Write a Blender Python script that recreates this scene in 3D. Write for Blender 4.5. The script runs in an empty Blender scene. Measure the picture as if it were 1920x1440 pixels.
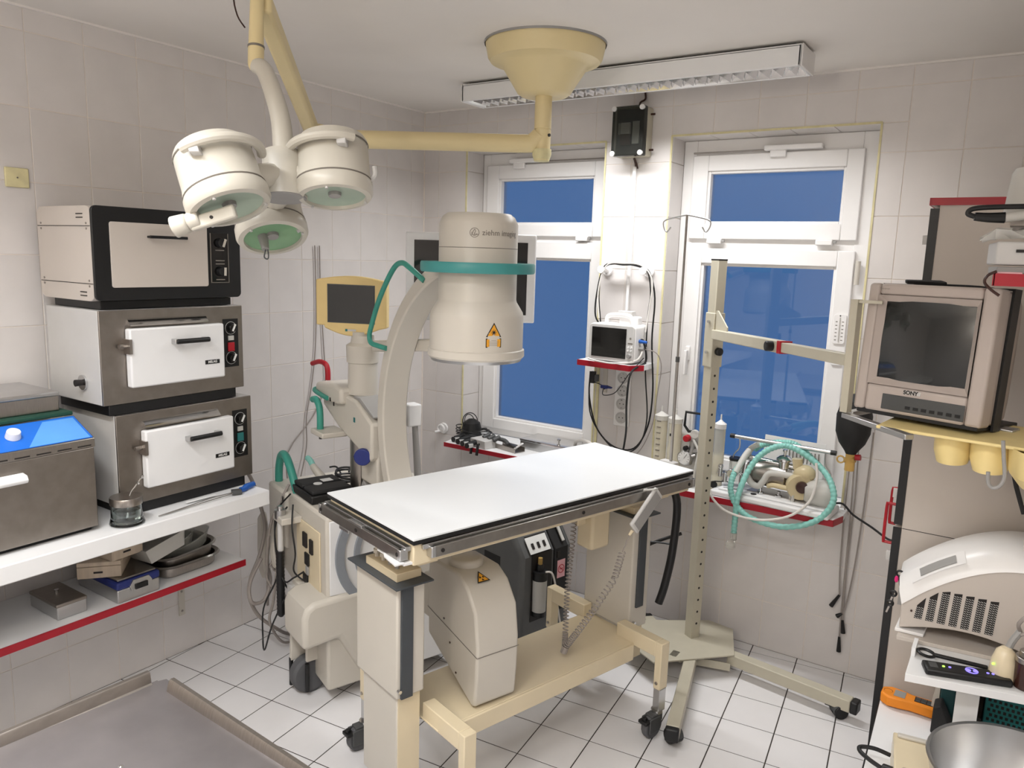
import bpy, math, random
from mathutils import Matrix, Vector
random.seed(7)
C = bpy.context.scene.collection
SC = bpy.context.scene
sin, cos, pi, rad = math.sin, math.cos, math.pi, math.radians

# ------------------------------------------------------------------ camera
cam = bpy.data.objects.new('camera', bpy.data.cameras.new('camera')); C.objects.link(cam)
Rr = (0.8311256, 0.5552706, 0.0300792); Rd = (0.1159579, -0.1201553, -0.9859597); Rf = (-0.5438602, 0.8229443, -0.1642521)
cam.matrix_world = Matrix(((Rr[0], -Rd[0], -Rf[0], 2.9225), (Rr[1], -Rd[1], -Rf[1], -3.4491), (Rr[2], -Rd[2], -Rf[2], 1.7739), (0, 0, 0, 1)))
cam.data.sensor_width = 36; cam.data.lens = 26.825; cam.data.clip_start = 0.02
SC.camera = cam

# ------------------------------------------------------------------ world (blue dusk outside), colour management
w = bpy.data.worlds.new('dusk'); SC.world = w; w.use_nodes = True
nt = w.node_tree; bg = nt.nodes['Background']
bg.inputs[0].default_value = (0.066, 0.158, 0.36, 1); bg.inputs[1].default_value = 0.85
vs = SC.view_settings; vs.view_transform = 'Standard'; vs.look = 'None'; vs.gamma = 1; vs.use_curve_mapping = False
SC.display_settings.display_device = 'sRGB'
vs.exposure = 0.14

# ------------------------------------------------------------------ lamps of the room (tubes inside the louvred ceiling fixtures)
def area(name, loc, sx, sy, power, spread, col=(.985, .99, 1), rz=0):
    l = bpy.data.lights.new(name, 'AREA'); l.shape = 'RECTANGLE'; l.size = sx; l.size_y = sy; l.energy = power
    l.spread = rad(spread); l.color = col
    o = bpy.data.objects.new(name, l); C.objects.link(o); o.location = loc; o.rotation_euler = (0, 0, rz)
    return o
FIX = [  # centre x, y, rotation of each fixture; the first is in view, the others are behind the camera's edge of frame
    (1.415, -0.43, 0.0, 19.5), (1.35, -2.95, 0.0, 24), (2.9, -3.3, 0.0, 23)]
for k, (x, y, rz, pw) in enumerate(FIX):
    area('fixture_lamp', (x, y, 2.466), 1.44, .13, pw, 146, rz=rz)

# ------------------------------------------------------------------ materials
MATS = {}
def s2l(c):
    c = c / 255.0
    return c / 12.92 if c <= .04045 else ((c + .055) / 1.055) ** 2.4
def mat(name, rgb, rough=.5, metal=0.0, noise=.06, scale=14, bump=0.0, coat=0.0, spec=.5, trans=0.0, emis=None, alpha=1.0, stretch=None, ior=1.45):
    m = bpy.data.materials.new(name); m.use_nodes = True; t = m.node_tree; b = t.nodes['Principled BSDF']
    col = tuple(s2l(c) for c in rgb)
    tc = t.nodes.new('ShaderNodeTexCoord'); mp = t.nodes.new('ShaderNodeMapping'); nz = t.nodes.new('ShaderNodeTexNoise')
    t.links.new(tc.outputs['Object'], mp.inputs[0]); t.links.new(mp.outputs[0], nz.inputs['Vector'])
    if stretch: mp.inputs['Scale'].default_value = stretch
    nz.inputs['Scale'].default_value = scale; nz.inputs['Detail'].default_value = 5
    rp = t.nodes.new('ShaderNodeValToRGB')
    rp.color_ramp.elements[0].position = .3; rp.color_ramp.elements[1].position = .7
    rp.color_ramp.elements[0].color = tuple(max(0, c * (1 - noise)) for c in col) + (1,)
    rp.color_ramp.elements[1].color = tuple(min(1, c * (1 + noise)) for c in col) + (1,)
    t.links.new(nz.outputs[0], rp.inputs[0]); t.links.new(rp.outputs[0], b.inputs['Base Color'])
    b.inputs['Roughness'].default_value = rough; b.inputs['Metallic'].default_value = metal
    b.inputs['Specular IOR Level'].default_value = spec; b.inputs['Coat Weight'].default_value = coat
    b.inputs['Transmission Weight'].default_value = trans; b.inputs['Alpha'].default_value = alpha; b.inputs['IOR'].default_value = ior
    if emis: b.inputs['Emission Color'].default_value = emis[:3] + (1,); b.inputs['Emission Strength'].default_value = emis[3]
    if bump:
        bp = t.nodes.new('ShaderNodeBump'); bp.inputs['Strength'].default_value = bump; bp.inputs['Distance'].default_value = .004
        t.links.new(nz.outputs[0], bp.inputs['Height']); t.links.new(bp.outputs[0], b.inputs['Normal'])
    MATS[name] = m
    return m
wall_tile_m = mat('wall_tile_glaze', (215, 210, 207), .32, noise=.05, scale=5, bump=.05)
wall_grout_m = mat('wall_grout', (228, 219, 210), .8)
floor_tile_m = mat('floor_tile_glaze', (224, 222, 222), .30, noise=.03, scale=6)
floor_grout_m = mat('floor_grout', (58, 52, 48), .9, noise=.2, scale=40)
ceil_m = mat('ceiling_paint', (234, 229, 223), .9, noise=.02, scale=3)
white_m = mat('white_laminate', (232, 232, 232), .35, noise=.01)
tabletop_m = mat('table_laminate', (226, 228, 229), .30, noise=.008, scale=8)
pvc_m = mat('white_window_plastic', (236, 234, 232), .3, noise=.01)
cream_m = mat('ivory_plastic', (199, 193, 182), .38, noise=.02, scale=6)
cream2_m = mat('cream_enamel', (220, 205, 174), .25, noise=.04, scale=5)
yellow_m = mat('aged_yellow_enamel', (222, 205, 158), .42, noise=.04, scale=5)
lampw_m = mat('lamp_white_enamel', (196, 191, 179), .32, noise=.015, scale=6)
silicone_m = mat('yellowed_sealant', (214, 205, 160), .6, noise=.12, scale=20)
black_m = mat('black_plastic', (22, 22, 23), .42, noise=.1)
blackgloss_m = mat('black_screen_glass', (14, 13, 13), .12, noise=.05, coat=.3)
rubber_m = mat('black_rubber', (30, 30, 31), .65, noise=.1)
dgrey_m = mat('dark_grey_plastic', (74, 75, 75), .5, noise=.05)
tread_m = mat('grey_tyre', (88, 88, 90), .7, noise=.08)
sleeve_m = mat('anthracite_sheet', (66, 70, 74), .5, noise=.05)
grey_m = mat('grey_plastic', (150, 148, 145), .5, noise=.03)
lgrey_m = mat('light_grey_plastic', (196, 194, 191), .45, noise=.02)
bluegrey_m = mat('blue_grey_band', (140, 145, 152), .5, noise=.03)
steel_m = mat('brushed_steel', (168, 162, 156), .33, 1.0, noise=.07, scale=30, stretch=(1, 12, 1))
steel2_m = mat('dull_steel', (150, 143, 136), .42, 1.0, noise=.08, scale=24, stretch=(12, 1, 1))
dsteel_m = mat('darker_steel_rail', (158, 154, 149), .34, 1.0, noise=.1, scale=20)
chrome_m = mat('chrome', (215, 215, 215), .12, 1.0, noise=.03)
alu_m = mat('aluminium', (196, 196, 196), .3, 1.0, noise=.04)
tablesteel_m = mat('scratched_steel_tabletop', (176, 172, 174), .40, 1.0, noise=.12, scale=6, bump=.03)
red_m = mat('red_edge_band', (160, 18, 36), .4, noise=.05)
redp_m = mat('red_plastic', (168, 26, 38), .4, noise=.05)
teal_m = mat('teal_handle_coating', (62, 146, 130), .42, noise=.04)
tealring_m = mat('teal_ring_coating', (66, 142, 140), .42, noise=.04)
tealhose_m = mat('teal_hose', (136, 198, 188), .4, noise=.08, scale=60)
bluepan_m = mat('blue_panel_print', (30, 110, 214), .4, noise=.03)
bluelt_m = mat('light_blue_print', (92, 160, 232), .4, noise=.04)
bluep_m = mat('blue_plastic', (28, 88, 172), .4, noise=.05)
navy_m = mat('navy_plastic', (34, 46, 112), .4, noise=.05)
green_m = mat('dark_green_cloth', (28, 70, 56), .8, noise=.12, scale=60, bump=.1)
wood_m = mat('pale_wood', (196, 180, 160), .6, noise=.12, scale=6, stretch=(1, 8, 1))
glass_m = mat('clear_glass', (240, 246, 246), .04, noise=.0, trans=1.0, ior=1.45)
clear_m = mat('clear_plastic', (236, 236, 230), .16, noise=.01, trans=.75, ior=1.3)
smoke_m = mat('smoked_clear_plastic', (120, 122, 116), .12, noise=.02, trans=.9, ior=1.2)
milky_m = mat('milky_plastic', (226, 224, 218), .35, noise=.02, trans=.35, ior=1.3)
amber_m = mat('amber_plastic', (232, 196, 120), .25, noise=.05, trans=.5, ior=1.3)
oldpl_m = mat('yellowed_clear_plastic', (232, 216, 176), .28, noise=.05, trans=.3, ior=1.3)
lens_m = mat('green_lamp_lens', (150, 196, 152), .18, noise=.10, scale=8, trans=.35, coat=.4)
lens2_m = mat('grey_green_lamp_lens', (182, 200, 182), .28, noise=.08, scale=8, trans=.25, coat=.3)
stand_m = mat('grey_beige_enamel', (186, 180, 162), .42, noise=.03)
tvgrey_m = mat('warm_grey_tv_case', (182, 170, 162), .45, noise=.02)
tvscreen_m = mat('tube_screen', (34, 36, 36), .14, noise=.05, coat=.5)
panel_m = mat('cabinet_laminate', (196, 187, 178), .45, noise=.02, scale=5)
ylwpl_m = mat('yellow_moulded_plastic', (236, 214, 150), .42, noise=.04)
monyel_m = mat('yellowed_bezel', (218, 192, 132), .45, noise=.03)
orange_m = mat('orange_rubber', (238, 142, 34), .5, noise=.05)
warn_m = mat('warning_yellow', (226, 160, 44), .5, noise=.04)
ink_m = mat('dark_ink', (32, 28, 26), .6)
greyink_m = mat('grey_ink', (120, 114, 106), .6)
printw_m = mat('white_print', (225, 225, 222), .5)
pink_m = mat('pink_label', (232, 178, 184), .5)
cable_m = mat('grey_cable', (150, 142, 136), .5, noise=.05)
bcable_m = mat('black_cable', (26, 26, 27), .45, noise=.1)
wcable_m = mat('white_cable', (216, 212, 206), .45, noise=.03)
dkgreen_m = mat('petrol_mat', (40, 112, 112), .6, noise=.08)
tube_m = mat('fluorescent_tube', (255, 255, 250), .4, noise=0, emis=(1, .97, .92, 6.0))
fill_globe_m = mat('fill_globe_glow', (255, 250, 240), .4, noise=0, emis=(1, .92, .80, 45.0))  # glow of the added globe that fills in light from behind the camera
conc_m = mat('charcoal_plastic', (90, 91, 91), .5, noise=.05)
jar_m = mat('aged_clear_plastic', (240, 234, 214), .25, noise=.03, trans=.55, ior=1.25)
ledg_m = mat('green_indicator', (140, 240, 60), .4, emis=(.4, 1, .1, 2.0))
ledb_m = mat('violet_backlit_keys', (120, 110, 220), .4, emis=(.25, .2, .9, 1.2))
brown_m = mat('brown_glass', (58, 34, 28), .2, noise=.05)

def pane_mat(name, tint, rough, refl):
    m = bpy.data.materials.new(name); m.use_nodes = True; t = m.node_tree
    for n in list(t.nodes): t.nodes.remove(n)
    out = t.nodes.new('ShaderNodeOutputMaterial'); mx = t.nodes.new('ShaderNodeMixShader'); g = t.nodes.new('ShaderNodeBsdfGlossy')
    tr = t.nodes.new('ShaderNodeBsdfRefraction'); fr = t.nodes.new('ShaderNodeFresnel')
    tr.inputs['IOR'].default_value = 1.0; tr.inputs['Roughness'].default_value = rough
    tr.inputs['Color'].default_value = tint + (1,); g.inputs['Roughness'].default_value = rough
    fr.inputs['IOR'].default_value = refl
    t.links.new(fr.outputs[0], mx.inputs[0]); t.links.new(tr.outputs[0], mx.inputs[1]); t.links.new(g.outputs[0], mx.inputs[2])
    t.links.new(mx.outputs[0], out.inputs[0]); MATS[name] = m
    return m
frost_m = pane_mat('frosted_window_glass', (.95, .97, 1.0), .35, 1.45)
pane_m = pane_mat('clear_window_glass', (.95, .97, 1.0), .02, 1.55)

# ------------------------------------------------------------------ mesh helpers
def basis(d):
    d = Vector(d).normalized(); a = Vector((0, 0, 1)) if abs(d.z) < .9 else Vector((1, 0, 0))
    x = a.cross(d).normalized(); y = d.cross(x); return x, y, d
class MB:
    def __init__(s): s.v = []; s.f = []
    def add(s, vs, fs):
        o = len(s.v); s.v += [Vector(p) for p in vs]; s.f += [tuple(i + o for i in f) for f in fs]; return s
    def box(s, x0, x1, y0, y1, z0, z1):
        return s.add([(x0, y0, z0), (x1, y0, z0), (x1, y1, z0), (x0, y1, z0), (x0, y0, z1), (x1, y0, z1), (x1, y1, z1), (x0, y1, z1)],
                     [(3, 2, 1, 0), (4, 5, 6, 7), (0, 1, 5, 4), (1, 2, 6, 5), (2, 3, 7, 6), (3, 0, 4, 7)])
    def obox(s, c, ax, ay, az, hx, hy, hz):
        c, ax, ay, az = Vector(c), Vector(ax).normalized(), Vector(ay).normalized(), Vector(az).normalized()
        P = [c + ax * (hx * i) + ay * (hy * j) + az * (hz * k) for k in (-1, 1) for i, j in ((-1, -1), (1, -1), (1, 1), (-1, 1))]
        return s.add(P, [(3, 2, 1, 0), (4, 5, 6, 7), (0, 1, 5, 4), (1, 2, 6, 5), (2, 3, 7, 6), (3, 0, 4, 7)])
    def beam(s, p0, p1, w, h, up=(0, 0, 1)):
        p0, p1 = Vector(p0), Vector(p1); d = (p1 - p0).normalized(); u = Vector(up); x = d.cross(u).normalized(); u = x.cross(d)
        return s.obox((p0 + p1) / 2, d, x, u, (p1 - p0).length / 2, w / 2, h / 2)
    def lathe(s, prof, p=(0, 0, 0), d=(0, 0, 1), n=24, cap=True, ang=2 * pi, a0=0):
        x, y, z = basis(d); p = Vector(p); vs = []; fs = []; m = len(prof); full = abs(ang - 2 * pi) < 1e-6
        k = n if full else n + 1
        for i in range(k):
            a = a0 + ang * i / n
            for r, h in prof: vs.append(p + x * (r * cos(a)) + y * (r * sin(a)) + z * h)
        for i in range(n):
            j = (i + 1) % k
            for q in range(m - 1): fs.append((i * m + q, j * m + q, j * m + q + 1, i * m + q + 1))
        if cap and full:
            if prof[0][0] > 1e-6: fs.append(tuple(i * m for i in range(k))[::-1])
            if prof[-1][0] > 1e-6: fs.append(tuple(i * m + m - 1 for i in range(k)))
        return s.add(vs, fs)
    def cyl(s, p0, p1, r0, r1=None, n=16):
        p0, p1 = Vector(p0), Vector(p1); r1 = r0 if r1 is None else r1; L = (p1 - p0).length
        return s.lathe([(r0, 0), (r1, L)], p0, p1 - p0, n)
    def sph(s, c, r, n=12, sx=1, sy=1, sz=1):
        m = max(4, n // 2); prof = [(r * sin(pi * i / m), -r * cos(pi * i / m)) for i in range(m + 1)]; o = len(s.v)
        s.lathe(prof, (0, 0, 0), (0, 0, 1), n, cap=False)
        for q in s.v[o:]: q.x = q.x * sx + c[0]; q.y = q.y * sy + c[1]; q.z = q.z * sz + c[2]
        return s
    def tube(s, pts, r, n=8, sub=4, closed=False, cap=True):
        pts = [Vector(p) for p in pts]; out = []
        if sub > 1 and len(pts) > 2:
            N = len(pts); rng = N if closed else N - 1
            for i in range(rng):
                if closed: a, b, c, d = pts[i - 1], pts[i], pts[(i + 1) % N], pts[(i + 2) % N]
                else: a, b, c, d = pts[max(i - 1, 0)], pts[i], pts[i + 1], pts[min(i + 2, N - 1)]
                for k in range(sub):
                    t = k / sub
                    out.append(.5 * (2 * b + (c - a) * t + (2 * a - 5 * b + 4 * c - d) * t * t + (3 * b - a - 3 * c + d) * t ** 3))
            if not closed: out.append(pts[-1])
        else: out = pts
        N = len(out); vs = []; fs = []; up = None
        rs = r if callable(r) else (lambda t: r)
        for i, p in enumerate(out):
            if closed: t = (out[(i + 1) % N] - out[i - 1])
            else: t = out[min(i + 1, N - 1)] - out[max(i - 1, 0)]
            t = t.normalized() if t.length > 1e-9 else Vector((0, 0, 1))
            if up is None: x, y, _ = basis(t)
            else:
                x = up - t * up.dot(t); x = x.normalized() if x.length > 1e-6 else basis(t)[0]; y = t.cross(x)
            up = x; rr = rs(i / max(1, N - 1))
            for k in range(n): a = 2 * pi * k / n; vs.append(p + x * (rr * cos(a)) + y * (rr * sin(a)))
        for i in range(N if closed else N - 1):
            j = (i + 1) % N
            for k in range(n): l = (k + 1) % n; fs.append((i * n + k, i * n + l, j * n + l, j * n + k))
        if cap and not closed: fs.append(tuple(range(n))[::-1]); fs.append(tuple((N - 1) * n + k for k in range(n)))
        return s.add(vs, fs)
    def prism(s, poly, o=(0, 0, 0), ux=(1, 0, 0), uy=(0, 0, 1), d=(0, 1, 0)):
        o, ux, uy, d = Vector(o), Vector(ux), Vector(uy), Vector(d); m = len(poly)
        a = [o + ux * p[0] + uy * p[1] for p in poly]; b = [q + d for q in a]
        if ux.cross(uy).dot(d) < 0: a, b = b, a
        return s.add(a + b, [tuple(range(m))[::-1], tuple(range(m, 2 * m))] + [(i, (i + 1) % m, m + (i + 1) % m, m + i) for i in range(m)])
    def torus(s, c, d, R, r, n=24, m=8, a0=0, ang=2 * pi):
        x, y, z = basis(d); c = Vector(c); full = abs(ang - 2 * pi) < 1e-6; k = n if full else n + 1
        return s.tube([c + x * (R * cos(a0 + ang * i / n)) + y * (R * sin(a0 + ang * i / n)) for i in range(k)], r, m, 1, full)
    def xf(s, M, o=0):
        s.v[o:] = [M @ q for q in s.v[o:]]; return s
def arcband(mb, c, ux, uy, R0, R1, a0, a1, d, n=40):
    """flat curved bar: sector between radii R0 and R1 in the plane (ux, uy), extruded by vector d"""
    c, ux, uy, d = Vector(c), Vector(ux), Vector(uy), Vector(d); vs = []; fs = []
    for i in range(n + 1):
        a = a0 + (a1 - a0) * i / n; e = ux * cos(a) + uy * sin(a)
        vs += [c + e * R0, c + e * R1, c + e * R1 + d, c + e * R0 + d]
    for i in range(n):
        for k in range(4): fs.append((i * 4 + k, i * 4 + (k + 1) % 4, i * 4 + 4 + (k + 1) % 4, i * 4 + 4 + k))
    fs += [(3, 2, 1, 0), (4 * n, 4 * n + 1, 4 * n + 2, 4 * n + 3)]
    if ux.cross(uy).dot(d) > 0: fs = [f[::-1] for f in fs]
    return mb.add(vs, fs)
def mesh(name, mb, m, smooth=35):
    me = bpy.data.meshes.new(name); me.from_pydata([tuple(p) for p in mb.v], [], mb.f); me.update()
    if m: me.materials.append(m)
    if smooth:
        me.shade_smooth(); me.set_sharp_from_angle(angle=rad(smooth))
    return me
ROOT = {}
def rootmat(o):
    while o.parent: o = o.parent
    return Matrix.Translation(o.location) @ Matrix.Rotation(o.rotation_euler[2], 4, 'Z')
def thing(name, label, cat, loc=(0, 0, 0), rz=0, group=None):
    o = bpy.data.objects.new(name, None); C.objects.link(o); o.location = loc; o.rotation_euler = (0, 0, rz); o.empty_display_size = .1
    o['label'] = label; o['category'] = cat
    if group: o['group'] = group
    return o
def part(name, mb, m, parent, bevel=0, world=False, label=None, smooth=35, seg=2, kind=None):
    if world:
        inv = rootmat(parent).inverted(); mb.v = [inv @ q for q in mb.v]
    o = bpy.data.objects.new(name, mesh(name, mb, m, smooth)); C.objects.link(o); o.parent = parent
    if bevel:
        b = o.modifiers.new('bevel', 'BEVEL'); b.width = bevel; b.segments = seg; b.limit_method = 'ANGLE'; b.angle_limit = rad(40)
    if label: o['label'] = label
    if kind: o['kind'] = kind
    return o
def solo(name, mb, m, label, cat, group=None, bevel=0, smooth=35):
    xs = [q.x for q in mb.v]; ys = [q.y for q in mb.v]; zs = [q.z for q in mb.v]
    c = Vector(((min(xs) + max(xs)) / 2, (min(ys) + max(ys)) / 2, min(zs))); mb.v = [q - c for q in mb.v]
    o = bpy.data.objects.new(name, mesh(name, mb, m, smooth)); C.objects.link(o); o.location = c
    o['label'] = label; o['category'] = cat
    if group: o['group'] = group
    if bevel:
        b = o.modifiers.new('bevel', 'BEVEL'); b.width = bevel; b.segments = 2; b.limit_method = 'ANGLE'; b.angle_limit = rad(40)
    return o
def struct(name, mb, m, smooth=0, bevel=0):
    o = bpy.data.objects.new(name, mesh(name, mb, m, smooth)); C.objects.link(o); o['kind'] = 'structure'
    if bevel:
        b = o.modifiers.new('bevel', 'BEVEL'); b.width = bevel; b.segments = 2; b.limit_method = 'ANGLE'; b.angle_limit = rad(40)
    return o
def dup(root, loc, rz, label=None, group=None):
    r = root.copy(); C.objects.link(r); r.location = loc; r.rotation_euler = (0, 0, rz)
    if label: r['label'] = label
    if group: r['group'] = group
    for ch in list(root.children):
        c = ch.copy(); C.objects.link(c); c.parent = r
        for g in list(ch.children):
            d = g.copy(); C.objects.link(d); d.parent = c
    return r
def text(name, s, size, o, ux, uy, m, parent, world=True, depth=.0004, wrap=None, align='CENTER', bold=0):
    """lettering as a thin mesh lying in plane (ux, uy) at o; wrap=(centre, radius) bends it round a vertical cylinder"""
    cu = bpy.data.curves.new(name, 'FONT'); cu.body = s; cu.size = size; cu.align_x = align; cu.align_y = 'CENTER'; cu.offset = bold
    tmp = bpy.data.objects.new(name, cu); C.objects.link(tmp)
    dg = bpy.context.evaluated_depsgraph_get(); me = bpy.data.meshes.new_from_object(tmp.evaluated_get(dg))
    bpy.data.objects.remove(tmp); me.name = name
    o, ux, uy = Vector(o), Vector(ux).normalized(), Vector(uy).normalized(); n = ux.cross(uy)
    inv = rootmat(parent).inverted() if world else Matrix()
    for v in me.vertices:
        if wrap:
            c, r, a0, z = wrap; a = a0 + v.co.x / r
            q = Vector((c[0] + (r + depth) * cos(a), c[1] + (r + depth) * sin(a), z + v.co.y))
        else: q = o + ux * v.co.x + uy * v.co.y + n * depth
        v.co = inv @ q
    me.materials.clear(); me.materials.append(m)
    ob = bpy.data.objects.new(name, me); C.objects.link(ob); ob.parent = parent
    return ob
# ------------------------------------------------------------------ room shell
RX, RY, RZ = 3.95, -4.6, 2.56
OPEN = [(.305, 1.148, .722, 2.338), (1.490, 2.372, .722, 2.345)]       # window openings in the back wall (x0, x1, z0, z1)
def rect_sub(rects, o):
    out = []
    for (a0, a1, b0, b1) in rects:
        p0, p1, q0, q1 = o
        if p1 <= a0 or p0 >= a1 or q1 <= b0 or q0 >= b1: out.append((a0, a1, b0, b1)); continue
        if b0 < q0: out.append((a0, a1, b0, q0))
        if b1 > q1: out.append((a0, a1, q1, b1))
        z0, z1 = max(b0, q0), min(b1, q1)
        if a0 < p0: out.append((a0, p0, z0, z1))
        if a1 > p1: out.append((p1, a1, z0, z1))
    return [r for r in out if r[1] - r[0] > .006 and r[3] - r[2] > .006]
def chamfer_tile(mb, poly, f):
    """low tile: poly = ccw 2-D outline, f(a, b, h) -> point with h the height above the grout"""
    m = len(poly); cx = sum(p[0] for p in poly) / m; cy = sum(p[1] for p in poly) / m
    def ins(p, e):
        dx, dy = cx - p[0], cy - p[1]; L = math.hypot(dx, dy); return (p[0] + dx / L * e, p[1] + dy / L * e)
    o = [f(p[0], p[1], 0) for p in poly] + [f(p[0], p[1], .001) for p in poly] + [f(*ins(p, .0014), .0018) for p in poly]
    mb.add(o, [tuple(range(2 * m, 3 * m))] + [(k * m + i, k * m + (i + 1) % m, (k + 1) * m + (i + 1) % m, (k + 1) * m + i) for k in (0, 1) for i in range(m)])
G = .0016
def rpoly(r): return [(r[0] + G, r[2] + G), (r[1] - G, r[2] + G), (r[1] - G, r[3] - G), (r[0] + G, r[3] - G)]
def tile_wall(parent, us, zs, f, opens, limit):
    stuff = MB(); shared = {}
    for i in range(len(us) - 1):
        for k in range(len(zs) - 1):
            full = (us[i], us[i + 1], zs[k], zs[k + 1]); rs = [full]
            for o in opens: rs = rect_sub(rs, o)
            if not rs: continue
            if not limit(us[i], us[i + 1]):
                for r in rs: chamfer_tile(stuff, rpoly(r), f)
                continue
            mb = MB(); key = (round(us[i + 1] - us[i], 4), round(zs[k + 1] - zs[k], 4)) if rs == [full] else None
            if key:
                if key not in shared:
                    chamfer_tile(mb, rpoly((0, key[0], 0, key[1])), lambda a, b, h: f(a, b, h) - f(0, 0, 0)); shared[key] = mesh('wall_tile', mb, wall_tile_m, 0)
                ob = bpy.data.objects.new('wall_tile', shared[key]); ob.location = f(us[i], zs[k], 0)
            else:
                for r in rs: chamfer_tile(mb, rpoly(r), f)
                ob = bpy.data.objects.new('wall_tile', mesh('wall_tile', mb, wall_tile_m, 0))
            C.objects.link(ob); ob.parent = parent
    if stuff.v: part('wall_tile_field', stuff, wall_tile_m, parent, kind='stuff', smooth=0)
ZS = [0, .23] + [.23 + .25 * k for k in range(1, 10)] + [RZ]
# back wall: grout slab with two openings
mb = MB()
for r in rect_sub(rect_sub([(-.2, RX + .1, 0, RZ)], OPEN[0]), OPEN[1]): mb.box(r[0], r[1], .0018, .30, r[2], r[3])
wall_back = struct('wall_back', mb, wall_grout_m)
XS = [0] + [.107 + .197 * k for k in range(20)] + [RX]
tile_wall(wall_back, XS, ZS, lambda a, b, h: Vector((a, .0018 - h, b)), OPEN, lambda a, b: b < 2.9)
# reveal tiles of the two openings
for (x0, x1, z0, z1) in OPEN:
    zz = [.745] + [z for z in ZS if .76 < z < z1 - .02] + [z1]
    for a, b in zip(zz, zz[1:]):
        part('reveal_tile', MB().box(x0, x0 + .004, .002, .15, a + G, b - G), wall_tile_m, wall_back, bevel=.001, smooth=0)
        part('reveal_tile', MB().box(x1 - .004, x1, .002, .15, a + G, b - G), wall_tile_m, wall_back, bevel=.001, smooth=0)
    n = 5
    for k in range(n):
        a, b = x0 + (x1 - x0) * k / n, x0 + (x1 - x0) * (k + 1) / n
        part('reveal_tile', MB().box(a + G, b - G, .002, .15, z1 - .004, z1), wall_tile_m, wall_back, bevel=.001, smooth=0)
mb = MB().box(-.12, -.0018, RY, .30, 0, RZ)
wall_left = struct('wall_left', mb, wall_grout_m)
YS = [0] + [-.11 - .1985 * k for k in range(23)] + [RY]
def fl(a, b, h): return Vector((-.0018 + h, -a, b))
# (a = distance from the corner, so that the outline stays counter-clockwise seen from the room)
tile_wall(wall_left, [-y for y in YS], ZS, lambda a, b, h: Vector((-.0018 + h, -a, b)), [], lambda a, b: a < 2.6)
struct('wall_right', MB().box(RX, RX + .1, RY, .3, 0, RZ), wall_tile_m)
struct('wall_front', MB().box(-.12, RX + .1, RY - .1, RY, 0, RZ), wall_tile_m)
struct('ceiling', MB().box(-.12, RX + .1, RY - .1, .3, RZ, RZ + .1), ceil_m)
# floor with dark joints, tile grid turned six degrees against the walls
floor = struct('floor', MB().box(-.12, RX + .1, RY - .1, .3, -.1, -.0018), floor_grout_m)
TH = -.1055; GX, GY = -6.2022, 3.4116
def g2w(gx, gy):
    dx, dy = gx - GX, gy - GY
    return (.2 * (dx * cos(TH) + dy * sin(TH)), .2 * (-dx * sin(TH) + dy * cos(TH)))
def clip(poly, x0, x1, y0, y1):
    for ax, val, sgn in ((0, x0, 1), (0, x1, -1), (1, y0, 1), (1, y1, -1)):
        out = []
        for i, p in enumerate(poly):
            q = poly[(i + 1) % len(poly)]; a = sgn * (p[ax] - val); b = sgn * (q[ax] - val)
            if a >= 0: out.append(p)
            if (a >= 0) != (b >= 0):
                t = a / (a - b); out.append((p[0] + (q[0] - p[0]) * t, p[1] + (q[1] - p[1]) * t))
        poly = out
        if len(poly) < 3: return []
    return poly
def parea(p): return abs(sum(p[i][0] * p[(i + 1) % len(p)][1] - p[(i + 1) % len(p)][0] * p[i][1] for i in range(len(p)))) / 2
stuff = MB(); shared = None; GF = .011
for i in range(-10, 17):
    for j in range(-22, 6):
        raw = [g2w(i + GF, j + GF), g2w(i + 1 - GF, j + GF), g2w(i + 1 - GF, j + 1 - GF), g2w(i + GF, j + 1 - GF)]
        poly = clip(raw, 0, RX, RY, 0)
        if len(poly) < 3 or parea(poly) < 3e-4: continue
        cx = sum(p[0] for p in raw) / 4; cy = sum(p[1] for p in raw) / 4
        vis = cx < 3.0 and cy > -2.55 - .2 * max(0, 1.2 - cx) and not (cx > 2.9 and cy < -1)
        if not vis: chamfer_tile(stuff, poly, lambda a, b, h: Vector((a, b, -.0018 + h))); continue
        if len(poly) == 4 and poly == raw:
            if shared is None:
                mb = MB(); o = raw[0]; chamfer_tile(mb, [(p[0] - o[0], p[1] - o[1]) for p in raw], lambda a, b, h: Vector((a, b, -.0018 + h))); shared = mesh('floor_tile', mb, floor_tile_m, 0)
            ob = bpy.data.objects.new('floor_tile', shared); ob.location = (raw[0][0], raw[0][1], 0)
        else:
            mb = MB(); chamfer_tile(mb, poly, lambda a, b, h: Vector((a, b, -.0018 + h))); ob = bpy.data.objects.new('floor_tile', mesh('floor_tile', mb, floor_tile_m, 0))
        C.objects.link(ob); ob.parent = floor
part('floor_tile_field', stuff, floor_tile_m, floor, kind='stuff', smooth=0)
# yellowed sealant lines round the openings, pale corner joint
n = 1
for (x0, x1, z0, z1) in OPEN:
    mb = MB().box(x0 - .004, x1 + .004, -.003, .003, z1 - .002, z1 + .006).box(x0 - .006, x0 + .002, -.003, .003, .76, z1).box(x1 - .002, x1 + .006, -.003, .003, .76, z1)
    struct('trim_%d' % n, mb, silicone_m); n += 1
struct('trim_3', MB().box(0, .005, -.005, .001, 0, RZ), wall_grout_m)
struct('trim_4', MB().box(0, RX, -.012, .001, RZ - .007, RZ), ceil_m)
struct('trim_5', MB().box(-.001, .012, RY, 0, RZ - .007, RZ), ceil_m)

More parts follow.
